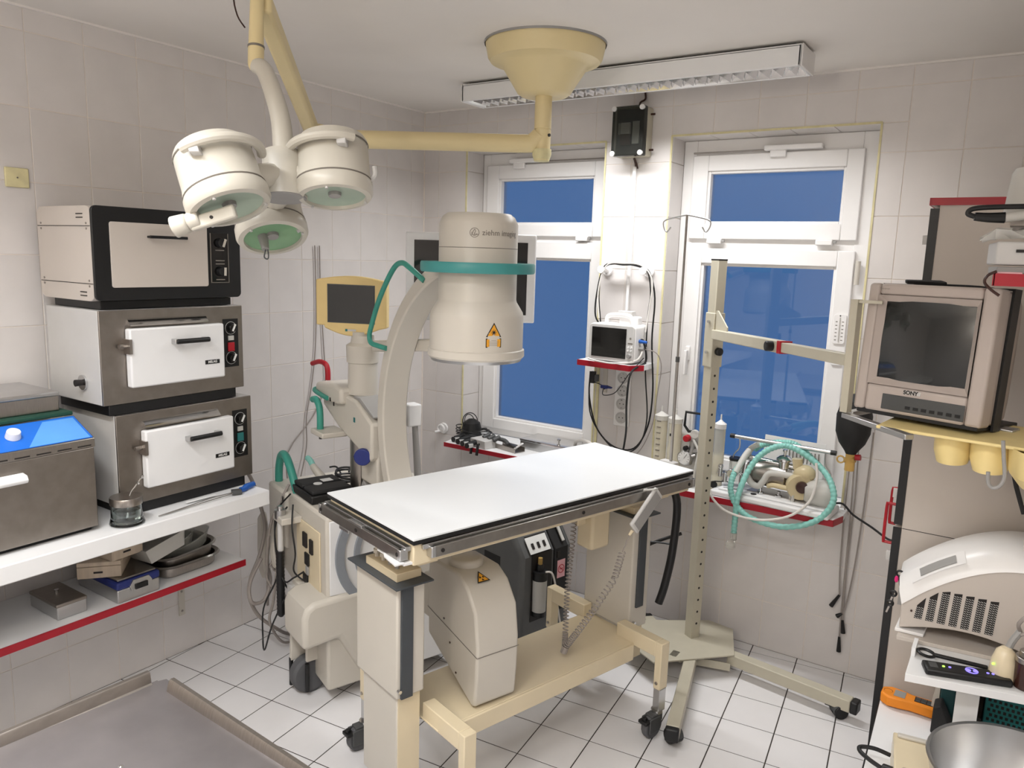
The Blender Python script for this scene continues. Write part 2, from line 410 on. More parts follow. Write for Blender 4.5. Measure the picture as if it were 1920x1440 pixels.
# ------------------------------------------------------------------ windows
def ring(mb, x0, x1, z0, z1, a, b, c, d, y0, y1):
    """rectangular frame x0..x1, z0..z1 with hole a..b, c..d"""
    mb.box(x0, a, y0, y1, z0, z1).box(b, x1, y0, y1, z0, z1).box(a, b, y0, y1, z0, c).box(a, b, y0, y1, d, z1); return mb
def window(k, o, sx, up, low, gu, gl, clear):
    x0, x1, z0, z1 = o
    f = struct('window_%d' % k, ring(MB(), x0 + .004, x1 - .004, .745, z1 - .004, sx[0] + .012, sx[1] - .012, low[0] + .01, up[1] - .01, .150, .225), pvc_m)
    b = f.modifiers.new('bevel', 'BEVEL'); b.width = .003; b.segments = 2
    part('transom', MB().box(sx[0], sx[1], .152, .22, low[1] - .01, up[0] + .01), pvc_m, f)
    for nm, (zz0, zz1), g in (('upper_sash', up, gu), ('lower_sash', low, gl)):
        s = part(nm, ring(MB(), sx[0], sx[1], zz0, zz1, g[0] - .012, g[1] + .012, g[2] - .012, g[3] + .012, .132, .205), pvc_m, f, bevel=.004)
        part('glazing_bead', ring(MB(), g[0] - .014, g[1] + .014, g[2] - .014, g[3] + .014, g[0], g[1], g[2], g[3], .143, .20), pvc_m, s, bevel=.003)
        part('pane', MB().box(g[0] - .005, g[1] + .005, .172, .176, g[2] - .005, g[3] + .005), frost_m if not (clear and nm == 'lower_sash') else pane_m, s, smooth=0)
    for cx in ((sx[0] + .13, sx[1] - .13)):
        part('hinge_cover', MB().box(cx - .035, cx + .035, .118, .15, up[0] - .022, up[0] + .002), pvc_m, f, bevel=.004)
        part('hinge_pin', MB().box(cx + .035, cx + .05, .122, .134, up[0] - .012, up[0] - .002), grey_m, f)
    return f
w1 = window(1, OPEN[0], (.347, 1.098), (1.888, 2.271), (.785, 1.860), (.437, 1.013, 1.963, 2.185), (.441, 1.013, .854, 1.760), False)
w2 = window(2, OPEN[1], (1.547, 2.300), (1.886, 2.271), (.785, 1.842), (1.635, 2.220, 1.968, 2.186), (1.631, 2.218, .846, 1.760), True)
for f, a, b, r0 in ((w1, .513, .751, 1.09), (w2, 1.884, 2.132, 1.55)):
    part('vent_opener', MB().box(a, b, .10, .135, 2.276, 2.298), pvc_m, f, bevel=.004)
    part('vent_lever', MB().box((a + b) / 2 - .1, (a + b) / 2 - .03, .112, .132, 2.248, 2.28), pvc_m, f, bevel=.004)
    part('vent_rod', MB().cyl((min(a, r0), .128, 2.281), (max(b, r0), .128, 2.281), .004, n=8), steel_m, f)
part('side_hinge', MB().cyl((2.318, .125, 1.70), (2.318, .125, 1.80), .011, n=12), cream_m, w2, label='yellowed upright hinge sleeve')
part('side_hinge', MB().cyl((1.116, .125, 1.70), (1.116, .125, 1.80), .011, n=12), pvc_m, w1)
hd = part('window_handle', MB().box(1.575, 1.597, .118, .135, 1.30, 1.37), pvc_m, w2, bevel=.004)
part('handle_lever', MB().box(1.579, 1.593, .088, .118, 1.23, 1.352), pvc_m, hd, bevel=.004)
# ------------------------------------------------------------------ ceiling fixture with louvre
def fixture(x, y, label):
    t = thing('ceiling_light', label, 'light', (x, y, 2.474))
    L, Wd = .755, .09
    mb = MB().box(-L, L, -Wd, -Wd + .012, 0, .074).box(-L, L, Wd - .012, Wd, 0, .074).box(-L, -L + .012, -Wd, Wd, 0, .074).box(L - .012, L, -Wd, Wd, 0, .074).box(-L, L, -Wd, Wd, .064, .076)
    part('housing', mb, white_m, t, bevel=.004)
    part('end_cap', MB().box(L, L + .006, -Wd - .001, Wd + .001, -.001, .076), pvc_m, t, bevel=.003)
    part('end_cap', MB().box(-L - .006, -L, -Wd - .001, Wd + .001, -.001, .076), pvc_m, t, bevel=.003)
    part('mount_rail', MB().box(-L + .02, L - .03, -.06, .06, .076, .086), dgrey_m, t)
    for s in (-1, 1):
        part('reflector', MB().prism([(s * .078, .002), (s * .068, .03), (s * .064, .05), (s * .070, .05), (s * .0785, .02)], (-L + .02, 0, 0), (0, 1, 0), (0, 0, 1), (2 * L - .04, 0, 0)), chrome_m, t)
    part('tube', MB().cyl((-L + .04, 0, .046), (L - .04, 0, .046), .013, n=10), tube_m, t)
    me = mesh('louvre_slat', MB().prism([(-.006, .036), (-.0018, .014), (0, .001), (.0018, .014), (.006, .036)], (0, -.066, 0), (1, 0, 0), (0, 0, 1), (0, .132, 0)), chrome_m, 0)
    for k in range(29):
        o = bpy.data.objects.new('louvre_slat', me); C.objects.link(o); o.parent = t; o.location = (-L + .05 + k * (2 * L - .1) / 28, 0, 0)
    return t
fix0 = fixture(FIX[0][0], FIX[0][1], 'long white louvred ceiling light above the windows, behind the yellow ceiling dome')
dup(fix0, (FIX[1][0], FIX[1][1], 2.474), 0, 'white louvred ceiling light over the middle of the room, above the camera')
dup(fix0, (FIX[2][0], FIX[2][1], 2.474), 0, 'white louvred ceiling light at the rear of the room behind the camera')

pg = thing('added_fill_globe', 'unseen opal globe added as fill light at the rear of the room behind the camera', 'lamp', (2.0, -4.15, 2.05))  # unseen pendant, added to brighten the ceiling and upper walls
part('globe', MB().sph((0, 0, .13), .13, 28), fill_globe_m, pg)
part('gallery', MB().lathe([(.05, .255), (.05, .285), (.03, .30), (0, .30)], n=20), chrome_m, pg)
part('cord', MB().cyl((0, 0, .30), (0, 0, .49), .004, n=8), black_m, pg)
part('ceiling_rose', MB().lathe([(.0, .47), (.03, .475), (.05, .509)], n=20), white_m, pg)
# ------------------------------------------------------------------ operating lamp on its ceiling mount
lamp = thing('surgical_lamp', 'cream three-headed operating lamp on a jointed arm hung from a yellowed ceiling dome', 'lamp', (1.335, -.89, 2.56))
part('ceiling_dome', MB().lathe([(.0, -.188), (.085, -.188), (.1, -.178), (.160, -.085), (.176, -.075), (.205, -.068), (.214, -.055), (.224, -.006), (.224, 0)], n=48), yellow_m, lamp)
part('dome_gasket', MB().lathe([(.227, -.008), (.229, 0), (.0, 0)], n=48, cap=False), grey_m, lamp)
part('drop_tube', MB().lathe([(.03, -.42), (.032, -.32), (.032, -.31), (.030, -.309), (.030, -.306), (.032, -.305), (.032, -.18)], n=24), yellow_m, lamp)
part('drop_tube_cap', MB().lathe([(.0, -.425), (.028, -.424), (.036, -.40), (.036, -.38)], n=24), silicone_m, lamp, label='bright yellow end cap')
part('set_screw', MB().cyl((.03, -.005, -.33), (.036, -.006, -.33), .006, n=8), ink_m, lamp)
A0 = Vector((1.335, -.89, 2.2)); A1 = Vector((.592, -1.346, 2.2)); ad = (A1 - A0).normalized()
part('horizontal_arm', MB().tube([A0 + ad * .01 + Vector((0, 0, .03)), A0 + ad * .035 + Vector((0, 0, .006)), A0 + ad * .07, A0 + ad * .3, A1], lambda q: .034, 16, 3), yellow_m, lamp, world=True)
S0 = A1 + Vector((0, 0, .0)); S1 = Vector((1.165, -2.04, 2.415)); sd = (S1 - S0).normalized()
part('arm_joint', MB().cyl(A1 + Vector((0, 0, -.06)), A1 + Vector((0, 0, .05)), .042, n=20), yellow_m, lamp, world=True, bevel=.006)
sp = part('spring_arm', MB().beam(S0 + sd * .02, S1, .05, .052), yellow_m, lamp, bevel=.010, world=True)
part('arm_cover_edge', MB().beam(S0 + sd * .45 + Vector((.012, .01, .030)), S1 - sd * .12 + Vector((.012, .01, .030)), .006, .006), brown_m, sp, world=True)
part('arm_screw', MB().cyl(S1 - sd * .16 + Vector((.03, -.02, -.0)), S1 - sd * .16 + Vector((-.0, -.06, -.0)), .007, n=8), ink_m, sp, world=True)
T0 = Vector((1.160, -2.050, 2.44)); T1 = Vector((1.180, -2.076, 2.250))
dt = part('drop_fork', MB().cyl(T0, T1 + (T0 - T1) * .25, .017, .0195, 20).cyl(T1 + (T0 - T1) * .24, T1, .0205, .020, 20).sph(T1, .020, 14), yellow_m, lamp, world=True)
part('fork_ring', MB().cyl(T1 + (T0 - T1) * .225, T1 + (T0 - T1) * .255, .0215, n=20), greyink_m, dt, world=True)
part('cable_loop', MB().tube([T0 + Vector((-.03, -.02, .03)), T0 + Vector((-.05, -.035, -.01)), T0 + Vector((-.045, -.03, -.06)), T0 + Vector((-.03, -.018, -.09))], .0022, 6), brown_m, dt, world=True)
H = Vector((1.292, -2.087, 2.005)); HB = Vector((1.306, -2.098, 1.914)); hd_ = (HB - H).normalized()
part('yoke_arm', MB().tube([T1 + Vector((0, 0, .0)), Vector((1.206, -2.069, 2.232)), Vector((1.240, -2.068, 2.17)), Vector((1.268, -2.070, 2.10)), Vector((1.290, -2.082, 2.02))], lambda q: .021 + .006 * q, 16, 5), lampw_m, lamp, world=True)
hub = part('lamp_hub', MB().lathe([(.0, -.02), (.045, -.02), (.052, 0), (.05, .04), (.060, .085), (.06, .10)], H, hd_, 32), lampw_m, lamp, world=True)
part('hub_cover', MB().lathe([(.058, 0), (.056, .004), (.0, .006)], H + hd_ * .10, hd_, 32), grey_m, hub, world=True)
heads = [((1.343, -2.287, 1.870), (.458, -.013, -.889), lens2_m, 'left'), ((1.407, -2.016, 1.915), (.238, -.179, -.955), lens2_m, 'right'), ((1.154, -2.011, 1.808), (.46, -.201, -.865), lens_m, 'front')]
for (lc, n, lm, nm) in heads:
    lc, n = Vector(lc), Vector(n).normalized()
    sc = {'left': .97, 'right': .97, 'front': .97}[nm]
    h = part('lamp_head', MB().lathe([(.0, -.168), (.06, -.168), (.086, -.160), (.093, -.148), (.096, -.06), (.100, -.040)], lc, n, 40).xf(Matrix.Translation(lc) @ Matrix.Scale(sc, 4) @ Matrix.Translation(-lc)), lampw_m, lamp, world=True)
    part('head_rim', MB().lathe([(.099, -.036), (.102, -.03), (.102, -.006), (.096, .004), (.082, .006), (.08, -.004)], lc, n, 40, cap=False).xf(Matrix.Translation(lc) @ Matrix.Scale(sc, 4) @ Matrix.Translation(-lc)), lampw_m, h, world=True)
    part('lens', MB().lathe([(.083, -.002), (.05, -.008), (.0, -.010)], lc, n, 40, cap=False).lathe([(.083, -.002), (.0, -.03)], lc, n, 40, cap=False).xf(Matrix.Translation(lc) @ Matrix.Scale(sc, 4) @ Matrix.Translation(-lc)), lm, h, world=True, label='green tinted glass lens' if lm is lens_m else None)
    part('shadow_gap', MB().lathe([(.0985, -.041), (.1005, -.038), (.0985, -.035)], lc, n, 40, cap=False).xf(Matrix.Translation(lc) @ Matrix.Scale(sc, 4) @ Matrix.Translation(-lc)), greyink_m, h, world=True)
    part('top_gap', MB().lathe([(.0935, -.143), (.0955, -.1405), (.0945, -.138)], lc, n, 40, cap=False).xf(Matrix.Translation(lc) @ Matrix.Scale(sc, 4) @ Matrix.Translation(-lc)), greyink_m, h, world=True)
    part('bulb', MB().lathe([(.0, 0), (.016, 0), (.019, -.025), (.010, -.03)], lc, n, 14), grey_m, h, world=True)
    x, y, _ = basis(n)
    for k in range(3):
        a = 2 * pi * k / 3 + .5; q = lc + x * (.084 * sc * cos(a)) + y * (.084 * sc * sin(a)) + n * .004
        part('lens_clip', MB().cyl(q, q + n * .006, .004, n=8), lgrey_m, h, world=True)
    # bracket from the hub to the head
    mid = lc - n * .075
    part('head_bracket', MB().tube([H + hd_ * .04, H + hd_ * .05 + (mid - H - hd_ * .05) * .5, mid], .034, 12, 3), lampw_m, lamp, world=True)
# grips
L0 = Vector(heads[0][0]); n0 = Vector(heads[0][1]).normalized(); R0_ = Vector(heads[1][0]); n1 = Vector(heads[1][1]).normalized()
rt = Vector((.8311, .5553, .0301)); dn = Vector((.116, -.120, -.986)); fw = Vector((-.5439, .8229, -.1643))
def grip(c, n, a0, a1, h, R):
    x = (rt - n * rt.dot(n)).normalized(); y = -(fw - n * fw.dot(n)); y = (y - x * y.dot(x)).normalized()
    return [c + n * h + x * (R * cos(rad(a))) + y * (R * sin(rad(a))) for a in range(a0, a1 + 1, 10)]
# y points away or towards the viewer depending on the head, choose the towards side
def toward(n):
    x = (rt - n * rt.dot(n)).normalized(); y = n.cross(x); return -1 if y.dot(fw) < 0 else 1
for c, n, a0, a1 in ((L0, n0, -20, 110), (R0_, n1, 50, 200)):
    o = part('grip', MB().tube(grip(c, n, a0, a1, -.118, .110), .0115, 10, 2), lampw_m, lamp, world=True)
    pp_ = grip(c, n, (a1 - 14) if a1 < 150 else a0 + 14, (a1 - 14) if a1 < 150 else a0 + 14, -.108, .098)[0]
    part('grip_block', MB().obox(pp_, n, n.cross(rt), rt, .012, .016, .012), lgrey_m, o, world=True, bevel=.003)
# sterile handle at the lower left
g0 = L0 + n0 * .012 - rt * .062 + dn * .022 - fw * .03; g1 = g0 - rt * .062 + dn * .022
hb = part('handle_bracket', MB().obox(g0 + rt * .03, rt * .94 - dn * .3, fw, dn + rt * .3, .055, .010, .016), lampw_m, lamp, world=True, bevel=.005)
part('sterile_handle', MB().cyl(g0 - rt * .0, g0 + (g1 - g0) * .45, .021, .021, 20).cyl(g0 + (g1 - g0) * .45, g1, .022, .026, 20), lampw_m, hb, world=True, bevel=.004)
part('screw', MB().cyl(g0 + rt * .03 - fw * .008, g0 + rt * .03 - fw * .013, .004, n=8), ink_m, hb, world=True)
# central bulb handle in the front head
B0 = Vector(heads[2][0]); n2 = Vector(heads[2][1]).normalized()
sk = part('bulb_socket', MB().cyl(B0 - n2 * .002 - rt * .03 - dn * .012, B0 + n2 * .03 - rt * .022 + dn * .01 - fw * .01, .016, .010, 14), grey_m, lamp, world=True)
q = B0 + n2 * .03 - rt * .022 + dn * .01 - fw * .01
part('bulb_wire', MB().tube([q, q + dn * .02 - rt * .004, q + dn * .026 + rt * .004, q + dn * .02 + rt * .008, q + rt * .006], .002, 6), dgrey_m, sk, world=True)
part('hook', MB().tube([R0_ + rt * .085 - n1 * .04, R0_ + rt * .105 - n1 * .055, R0_ + rt * .106 - n1 * .08], .007, 8), lgrey_m, lamp, world=True)
part('hook', MB().tube([B0 + rt * .07 - n2 * .02, B0 + rt * .09 - n2 * .035, B0 + rt * .092 - n2 * .06], .007, 8), lgrey_m, lamp, world=True)

# ------------------------------------------------------------------ left wall: upper worktop shelf with the ovens
sh = thing('wall_shelf', 'thick white wall shelf on the left wall carrying the stacked ovens', 'shelf', (0, -3.0, .775))
part('board', MB().box(.001, .530, -1.55, 1.455, 0, .06), white_m, sh, bevel=.004)
for y in (-.6, .5, 1.2): part('bracket', MB().box(.001, .42, y, y + .03, -.03, 0), lgrey_m, sh)
lo = thing('wall_shelf', 'low white wall shelf with red front edge under the ovens', 'shelf', (0, -3.0, .475))
part('board', MB().box(.001, .357, -1.5, 1.46, 0, .025), white_m, lo, bevel=.001)
part('front_edge', MB().box(.357, .361, -1.5, 1.46, -.001, .0255), red_m, lo, label='red edge band')
for y in (1.375, .30):
    b = part('bracket', MB().box(.001, .006, y, y + .028, -.30, 0).box(.001, .30, y, y + .028, -.006, 0), cream_m, lo)
    for z in (-.19, -.28): part('screw', MB().cyl((.006, y + .014, z), (.009, y + .014, z), .005, n=8), steel_m, b)

def oven(z0, y0, y1, zt, label):
    t = thing('sterilizer_oven', label, 'oven', (.225, (y0 + y1) / 2, z0 - .037))
    h = zt - z0; w = (y1 - y0) / 2; zb = .037
    part('base', MB().box(-.15, .172, -w + .02, w - .035, 0, zb), black_m, t, bevel=.002)
    part('body', MB().box(-.17, .168, -w, w, zb, zb + h), lgrey_m, t, bevel=.003, label='pale grey painted side')
    fr = part('front_panel', MB().box(.168, .176, -w, w, zb, zb + h), steel2_m, t, bevel=.002)
    d0, d1 = -w + .085, w - .105; zd0, zd1 = zb + .055, zb + h - .062
    d = part('door', MB().box(.176, .208, d0, d1, zd0, zd1), white_m, t, bevel=.006)
    part('door_handle', MB().cyl((.235, d0 + .155, zd1 - .052), (.235, d0 + .285, zd1 - .052), .009, n=12), black_m, d, bevel=.002)
    for yy in (d0 + .16, d0 + .28): part('handle_post', MB().box(.208, .236, yy - .010, yy + .010, zd1 - .061, zd1 - .043), alu_m, d, bevel=.002)
    pl = part('name_plate', MB().box(.208, .2095, d1 - .085, d1 - .025, zd0 + .055, zd0 + .070), black_m, d)
    text('lettering', 'MELAG', .012, t.location + Vector((.2095, d1 - .055, zd0 + .0625)), (0, 1, 0), (0, 0, 1), printw_m, d, bold=.0005)
    hl = part('hinge_latch', MB().cyl((.19, d0 - .030, zd1 - .06), (.19, d0 - .004, zd1 - .06), .008, n=10).box(.176, .215, d0 - .006, d0 + .004, zd1 - .085, zd1 - .035), steel_m, d)
    rl = part('drip_rail', MB().prism([(0, 0), (.022, -.004), (.022, -.0), (.004, .018), (0, .02)], (.176, d0 + .01, zd1 + .012), (1, 0, 0), (0, 0, 1), (0, .30, 0)), chrome_m, t)
    cp = part('control_panel', MB().box(.176, .1785, w - .088, w - .022, zb + .085, zb + h - .05), black_m, t)
    for zz in (zb + h - .085, zb + .12):
        k = part('knob', MB().cyl((.1785, w - .055, zz), (.194, w - .055, zz), .017, .015, 18), blackgloss_m, cp, bevel=.001)
        part('dial_ring', MB().torus((.179, w - .055, zz), (1, 0, 0), .024, .0006, 24, 4), printw_m, cp)
        part('knob_pointer', MB().obox((.1945, w - .052, zz + .002), (1, 0, 0), (0, .5, 1), (0, 1, -.5), .003, .014, .003), printw_m, cp)
    part('switch_lamp', MB().box(.1785, .184, w - .069, w - .045, zb + h / 2 + .028, zb + h / 2 + .046), milky_m, cp, bevel=.001)
    return t, cp, w, zb, h
o1, cp, w, zb, h = oven(.873, -2.075, -1.525, 1.197, 'lowest steel-fronted oven of the stack, standing on the white shelf')
part('rocker_switch', MB().box(.1785, .184, w - .071, w - .043, zb + h / 2 - .014, zb + h / 2 + .02), dkgreen_m, cp, bevel=.001)
o2, cp, w, zb, h = oven(1.237, -2.113, -1.555, 1.557, 'middle steel-fronted oven of the stack with a red rocker switch')
part('rocker_switch', MB().box(.1785, .184, w - .071, w - .043, zb + h / 2 - .014, zb + h / 2 + .02), redp_m, cp, bevel=.001, label='red rocker switch')
vk = part('vent_knob', MB().cyl((.06, -w - .001, zb + .07), (.06, -w - .008, zb + .07), .026, n=20), chrome_m, o2)
part('vent_stem', MB().cyl((.06, -w - .008, zb + .07), (.06, -w - .03, zb + .07), .010, .012, 12), ink_m, vk)
# top oven: rounded pale body with black front
t3 = thing('sterilizer_oven', 'topmost oven of the stack with a rounded pale case and black front frame', 'oven', (.225, -1.84, 1.559))
bz = .028
def rrect(x0, x1, z0, z1, r, n=5):
    pts = []
    for cx, cz, a0 in ((x1 - r, z0 + r, -90), (x1 - r, z1 - r, 0), (x0 + r, z1 - r, 90), (x0 + r, z0 + r, 180)):
        for k in range(n + 1): a = rad(a0 + 90 * k / n); pts.append((cx + r * cos(a), cz + r * sin(a)))
    return pts
part('base', MB().box(-.15, .15, -.25, .255, 0, bz), black_m, t3, bevel=.002)
bd = part('body', MB().prism(rrect(-.178, .17, bz, bz + .31, .03), (0, -.278, 0), (1, 0, 0), (0, 0, 1), (0, .556, 0)), panel_m, t3, bevel=.002)
for z in (bz + .058, bz + .245): part('panel_seam', MB().box(-.172, .166, -.2795, -.277, z - .001, z + .001), ink_m, bd)
for z in (bz + .018, bz + .030, bz + .272, bz + .284): part('vent_slot', MB().box(.085, .125, -.2798, -.277, z - .0016, z + .0016), ink_m, bd)
for x in (-.15, .145):
    for z in (bz + .05, bz + .068, bz + .236, bz + .254): part('screw', MB().cyl((x, -.2775, z), (x, -.2805, z), .0035, n=8), steel_m, bd)
ff = part('front_frame', MB().prism(rrect(-.280, .280, bz + .003, bz + .311, .018), (.17, 0, 0), (0, 1, 0), (0, 0, 1), (.012, 0, 0)), black_m, t3, bevel=.002)
dd = part('door', MB().prism(rrect(-.225, .135, bz + .046, bz + .262, .008), (.182, 0, 0), (0, 1, 0), (0, 0, 1), (.006, 0, 0)), panel_m, t3, bevel=.001)
part('door_handle', MB().box(.205, .215, -.10, .04, bz + .212, bz + .222).box(.188, .207, -.098, -.088, bz + .213, bz + .221).box(.188, .207, .028, .038, bz + .213, bz + .221), black_m, dd, bevel=.002)
cp = part('control_panel', MB().box(.182, .184, .150, .225, bz + .060, bz + .24), blackgloss_m, t3)
part('panel_frame', ring(MB(), .0, .0, .0, .0, 0, 0, 0, 0, 0, 0) if False else MB().box(.182, .1855, .149, .1515, bz + .06, bz + .24).box(.182, .1855, .2235, .226, bz + .06, bz + .24).box(.182, .1855, .149, .226, bz + .058, bz + .0605), greyink_m, cp)
for zz in (bz + .205, bz + .100):
    part('knob', MB().cyl((.184, .19, zz), (.2, .19, zz), .019, .016, 18), black_m, cp, bevel=.001)
    part('knob_pointer', MB().obox((.2005, .198, zz), (1, 0, 0), (0, .4 if zz > bz + .15 else .05, 1), (0, 1, -.4 if zz > bz + .15 else -.05), .003, .015, .004), cream_m, cp)
for zz in (bz + .178, bz + .140, bz + .128, bz + .07): part('printing', MB().box(.184, .1845, .17, .208, zz - .002, zz + .002), greyink_m, cp)

# instrument washer at the left edge of the frame
wa = thing('instrument_washer', 'steel instrument washer with a bright blue control panel at the left edge', 'sterilizer', (.225, -2.53, .835))
part('body', MB().box(-.18, .21, -.36, .36, .012, .285), steel_m, wa, bevel=.003)
part('foot_rail', MB().box(-.16, .20, -.34, .34, 0, .012), black_m, wa)
part('door', MB().box(.21, .226, -.36, .352, .016, .285), steel2_m, wa, bevel=.003)
dh = part('door_handle', MB().prism([(0, 0), (.03, .004), (.036, .014), (.028, .028), (0, .032)], (.226, -.36, .215), (1, 0, 0), (0, 0, 1), (0, .495, 0)), white_m, wa, bevel=.003)
cp = part('control_console', MB().prism([(.226, .285), (.226, .314), (.10, .372), (.10, .285)], (0, -.36, 0), (1, 0, 0), (0, 0, 1), (0, .716, 0)), steel_m, wa, bevel=.002)
nrm = Vector((.058, 0, .126)).normalized(); along = Vector((-.126, 0, .058)).normalized(); pc = Vector((.163, 0, .343))
part('control_foil', MB().obox(pc + nrm * .0006, (0, 1, 0), along, nrm, .352, .064, .001), bluepan_m, cp)
part('foil_stripe', MB().prism([(.16, -.062), (.345, -.062), (.345, .055), (.25, .055)], pc + nrm * .0016, (0, 1, 0), along, nrm * .0004), bluelt_m, cp)
part('selector_knob', MB().cyl(pc + nrm * .0016 + Vector((0, .14, 0)), pc + nrm * .026 + Vector((0, .14, 0)), .022, .019, 22), white_m, cp, bevel=.002)
part('key_field', MB().obox(pc + nrm * .002 + Vector((0, .035, 0)), (0, 1, 0), along, nrm, .03, .02, .001), milky_m, cp)
part('signal_lamp', MB().cyl(pc + nrm * .0016 + Vector((0, .085, 0)), pc + nrm * .004 + Vector((0, .085, 0)), .006, n=10), dkgreen_m, cp)
for k in range(8): part('vent_slot', MB().box(.2262, .2268, .30 - k * .062, .343 - k * .062, .291, .295), ink_m, cp)
# cloth and lidded steel box on the washer
solo('folded_cloth', MB().box(.04, .325, -2.86, -2.175, 1.208, 1.222), green_m, 'dark green cloth spread on top of the blue-panelled washer', 'cloth', bevel=.004)
bx = thing('instrument_box', 'steel instrument box with butterfly catch on the green cloth above the washer', 'box', (.16, -2.36, 1.222))
part('box', MB().box(-.14, .13, -.10, .16, 0, .062), steel_m, bx, bevel=.004)
part('lid', MB().box(-.142, .132, -.102, .162, .05, .066), alu_m, bx, bevel=.004)
part('catch', MB().tube([(.02, -.012, .067), (.012, 0, .082), (.02, .012, .067)], .003, 6).tube([(-.03, -.012, .067), (-.022, 0, .082), (-.03, .012, .067)], .003, 6).cyl((-.02, 0, .08), (.012, 0, .08), .003), chrome_m, bx)
# loose blue-handled loop knife, glass jar, white board on the shelf
kn = thing('wire_loop_knife', 'blue-handled wire loop lying on the white shelf in front of the lowest oven', 'tool', (.47, -1.66, .836))
part('handle', MB().tube([(-.020, .10, .012), (-.008, .06, .013), (-.0, .04, .010), (.004, .02, .012)], lambda q: .013 - .006 * abs(q - .4), 12, 4), bluep_m, kn)
part('ferrule', MB().obox((.010, -.002, .010), (.5, 1, 0), (1, -.5, 0), (0, 0, 1), .018, .016, .008), dgrey_m, kn, bevel=.002)
part('loop_wire', MB().tube([(.008, -.012, .010), (-.008, -.10, .006), (.006, -.22, .004), (.02, -.33, .004)], .0018, 6).tube([(.016, -.016, .010), (.012, -.10, .006), (.016, -.22, .004), (.02, -.33, .004)], .0018, 6), dsteel_m, kn)
solo('spatula', MB().obox((.44, -1.79, .843), (0.05, 1, 0.02), (1, -.05, 0), (0, 0, 1), .06, .006, .002), white_m, 'slim white spatula lying before the black base of the lowest oven', 'tool', bevel=.001)
jar = thing('glass_jar', 'squat glass jar of clear liquid with a steel lid and forceps beside the washer', 'jar', (.463, -2.088, .836))
part('glass', MB().lathe([(.050, 0), (.056, .004), (.052, .018), (.050, .03), (.048, .075), (.046, .075), (.047, .03), (.045, .008), (0, .008)], n=32, cap=False).lathe([(0, 0), (.05, 0)], n=32, cap=False), glass_m, jar)
part('liquid', MB().lathe([(0, .009), (.0445, .009), (.0462, .03), (.0455, .052), (0, .052)], n=32, cap=False), glass_m, jar)
part('lid', MB().lathe([(.051, .070), (.052, .074), (.052, .092), (.050, .096), (.006, .0965)], n=32), steel_m, jar)
part('forceps', MB().tube([(-.0, .0, .02), (.004, .012, .096), (.012, .03, .128), (.02, .048, .156)], .0028, 6).sph((.016, .036, .137), .006, 8).sph((.02, .048, .156), .006, 8).tube([(.02, .048, .156), (.018, .056, .158)], .003, 6, 1), chrome_m, jar)

# ------------------------------------------------------------------ things on the low red-edged shelf
Z = .501
dr = thing('sterile_drum', 'round steel dressing drum at the left end of the low red-edged shelf', 'drum', (.20, -2.50, Z))
part('drum', MB().lathe([(.0, 0), (.072, 0), (.075, .004), (.075, .10), (.07, .10)], n=32), steel_m, dr)
part('lid', MB().lathe([(.077, .075), (.078, .08), (.078, .108), (.074, .114), (.0, .116)], n=32), dsteel_m, dr)
part('clasp', MB().box(.076, .084, -.014, .014, .04, .10), steel2_m, dr, bevel=.002)
part('clasp_knob', MB().cyl((.084, 0, .092), (.092, 0, .092), .006, n=10), black_m, dr)
b = thing('instrument_box', 'small lidded steel box with knob on the low red-edged shelf', 'box', (.21, -2.215, Z))
part('box', MB().box(-.09, .10, -.048, .052, 0, .05), alu_m, b, bevel=.003)
part('lid', MB().box(-.092, .101, -.050, .054, .044, .056), steel2_m, b, bevel=.003)
part('knob', MB().cyl((.0, 0, .056), (.0, 0, .07), .006, .008, 10), chrome_m, b)
cs = thing('instrument_case', 'blue and aluminium sterilizing case with latch on the low red-edged shelf', 'case', (.205, -2.0, Z))
part('base', MB().box(-.13, .145, -.075, .085, 0, .05), alu_m, cs, bevel=.004)
part('blue_rim', MB().box(-.132, .147, -.077, .087, .05, .078), navy_m, cs, bevel=.006)
part('lid', MB().box(-.12, .135, -.068, .078, .078, .086), dsteel_m, cs, bevel=.003)
la = part('latch', MB().prism([(-.034, -.012), (.034, -.012), (.042, .012), (.03, .03), (-.03, .03), (-.042, .012)], (.147, .01, .045), (0, 1, 0), (0, 0, 1), (.006, 0, 0)), alu_m, cs)
part('latch_grip', MB().box(.153, .158, -.014, .034, .038, .058), black_m, la, bevel=.002)
def wbox(name, label, loc, rz, hx, hy, h):
    t = thing(name, label, 'box', loc, rz)
    part('box', MB().box(-hx, hx, -hy, hy, 0, h * .72), wood_m, t, bevel=.002)
    part('lid', MB().box(-hx, hx, -hy, hy, h * .74, h), wood_m, t, bevel=.002)
    part('printed_mark', MB().box(hx, hx + .0006, -.018, .012, h * .30, h * .42), ink_m, t)
    part('printed_mark', MB().box(-.03, .01, -hy - .0006, -hy, h * .34, h * .44).cyl((-.005, -hy - .0006, h * .6), (-.005, -hy, h * .6), .008, n=10), ink_m, t)
    return t
wbox('wooden_box', 'pale wooden box lying askew on the blue case, lower of two', (.20, -2.035, Z + .087), rad(-40), .095, .072, .06)
wbox('wooden_box', 'pale wooden box on top of another above the blue case', (.205, -2.015, Z + .148), rad(6), .10, .062, .062)
tr = thing('plastic_tray', 'translucent open plastic tray leaning behind the wooden boxes', 'tray', (.175, -1.855, Z + .10))
mb = MB().box(-.15, .15, -.07, .07, 0, .003)
for s in (-1, 1): mb.prism([(-.15, 0), (.15, 0), (.165, .06), (-.165, .06)], (0, s * .07, 0), (1, 0, 0), (0, s * .2, 1), (0, -s * .003, 0)).prism([(-.07, 0), (.07, 0), (.082, .06), (-.082, .06)], (s * .15, 0, 0), (0, 1, 0), (s * .2, 0, 1), (-s * .003, 0, 0))
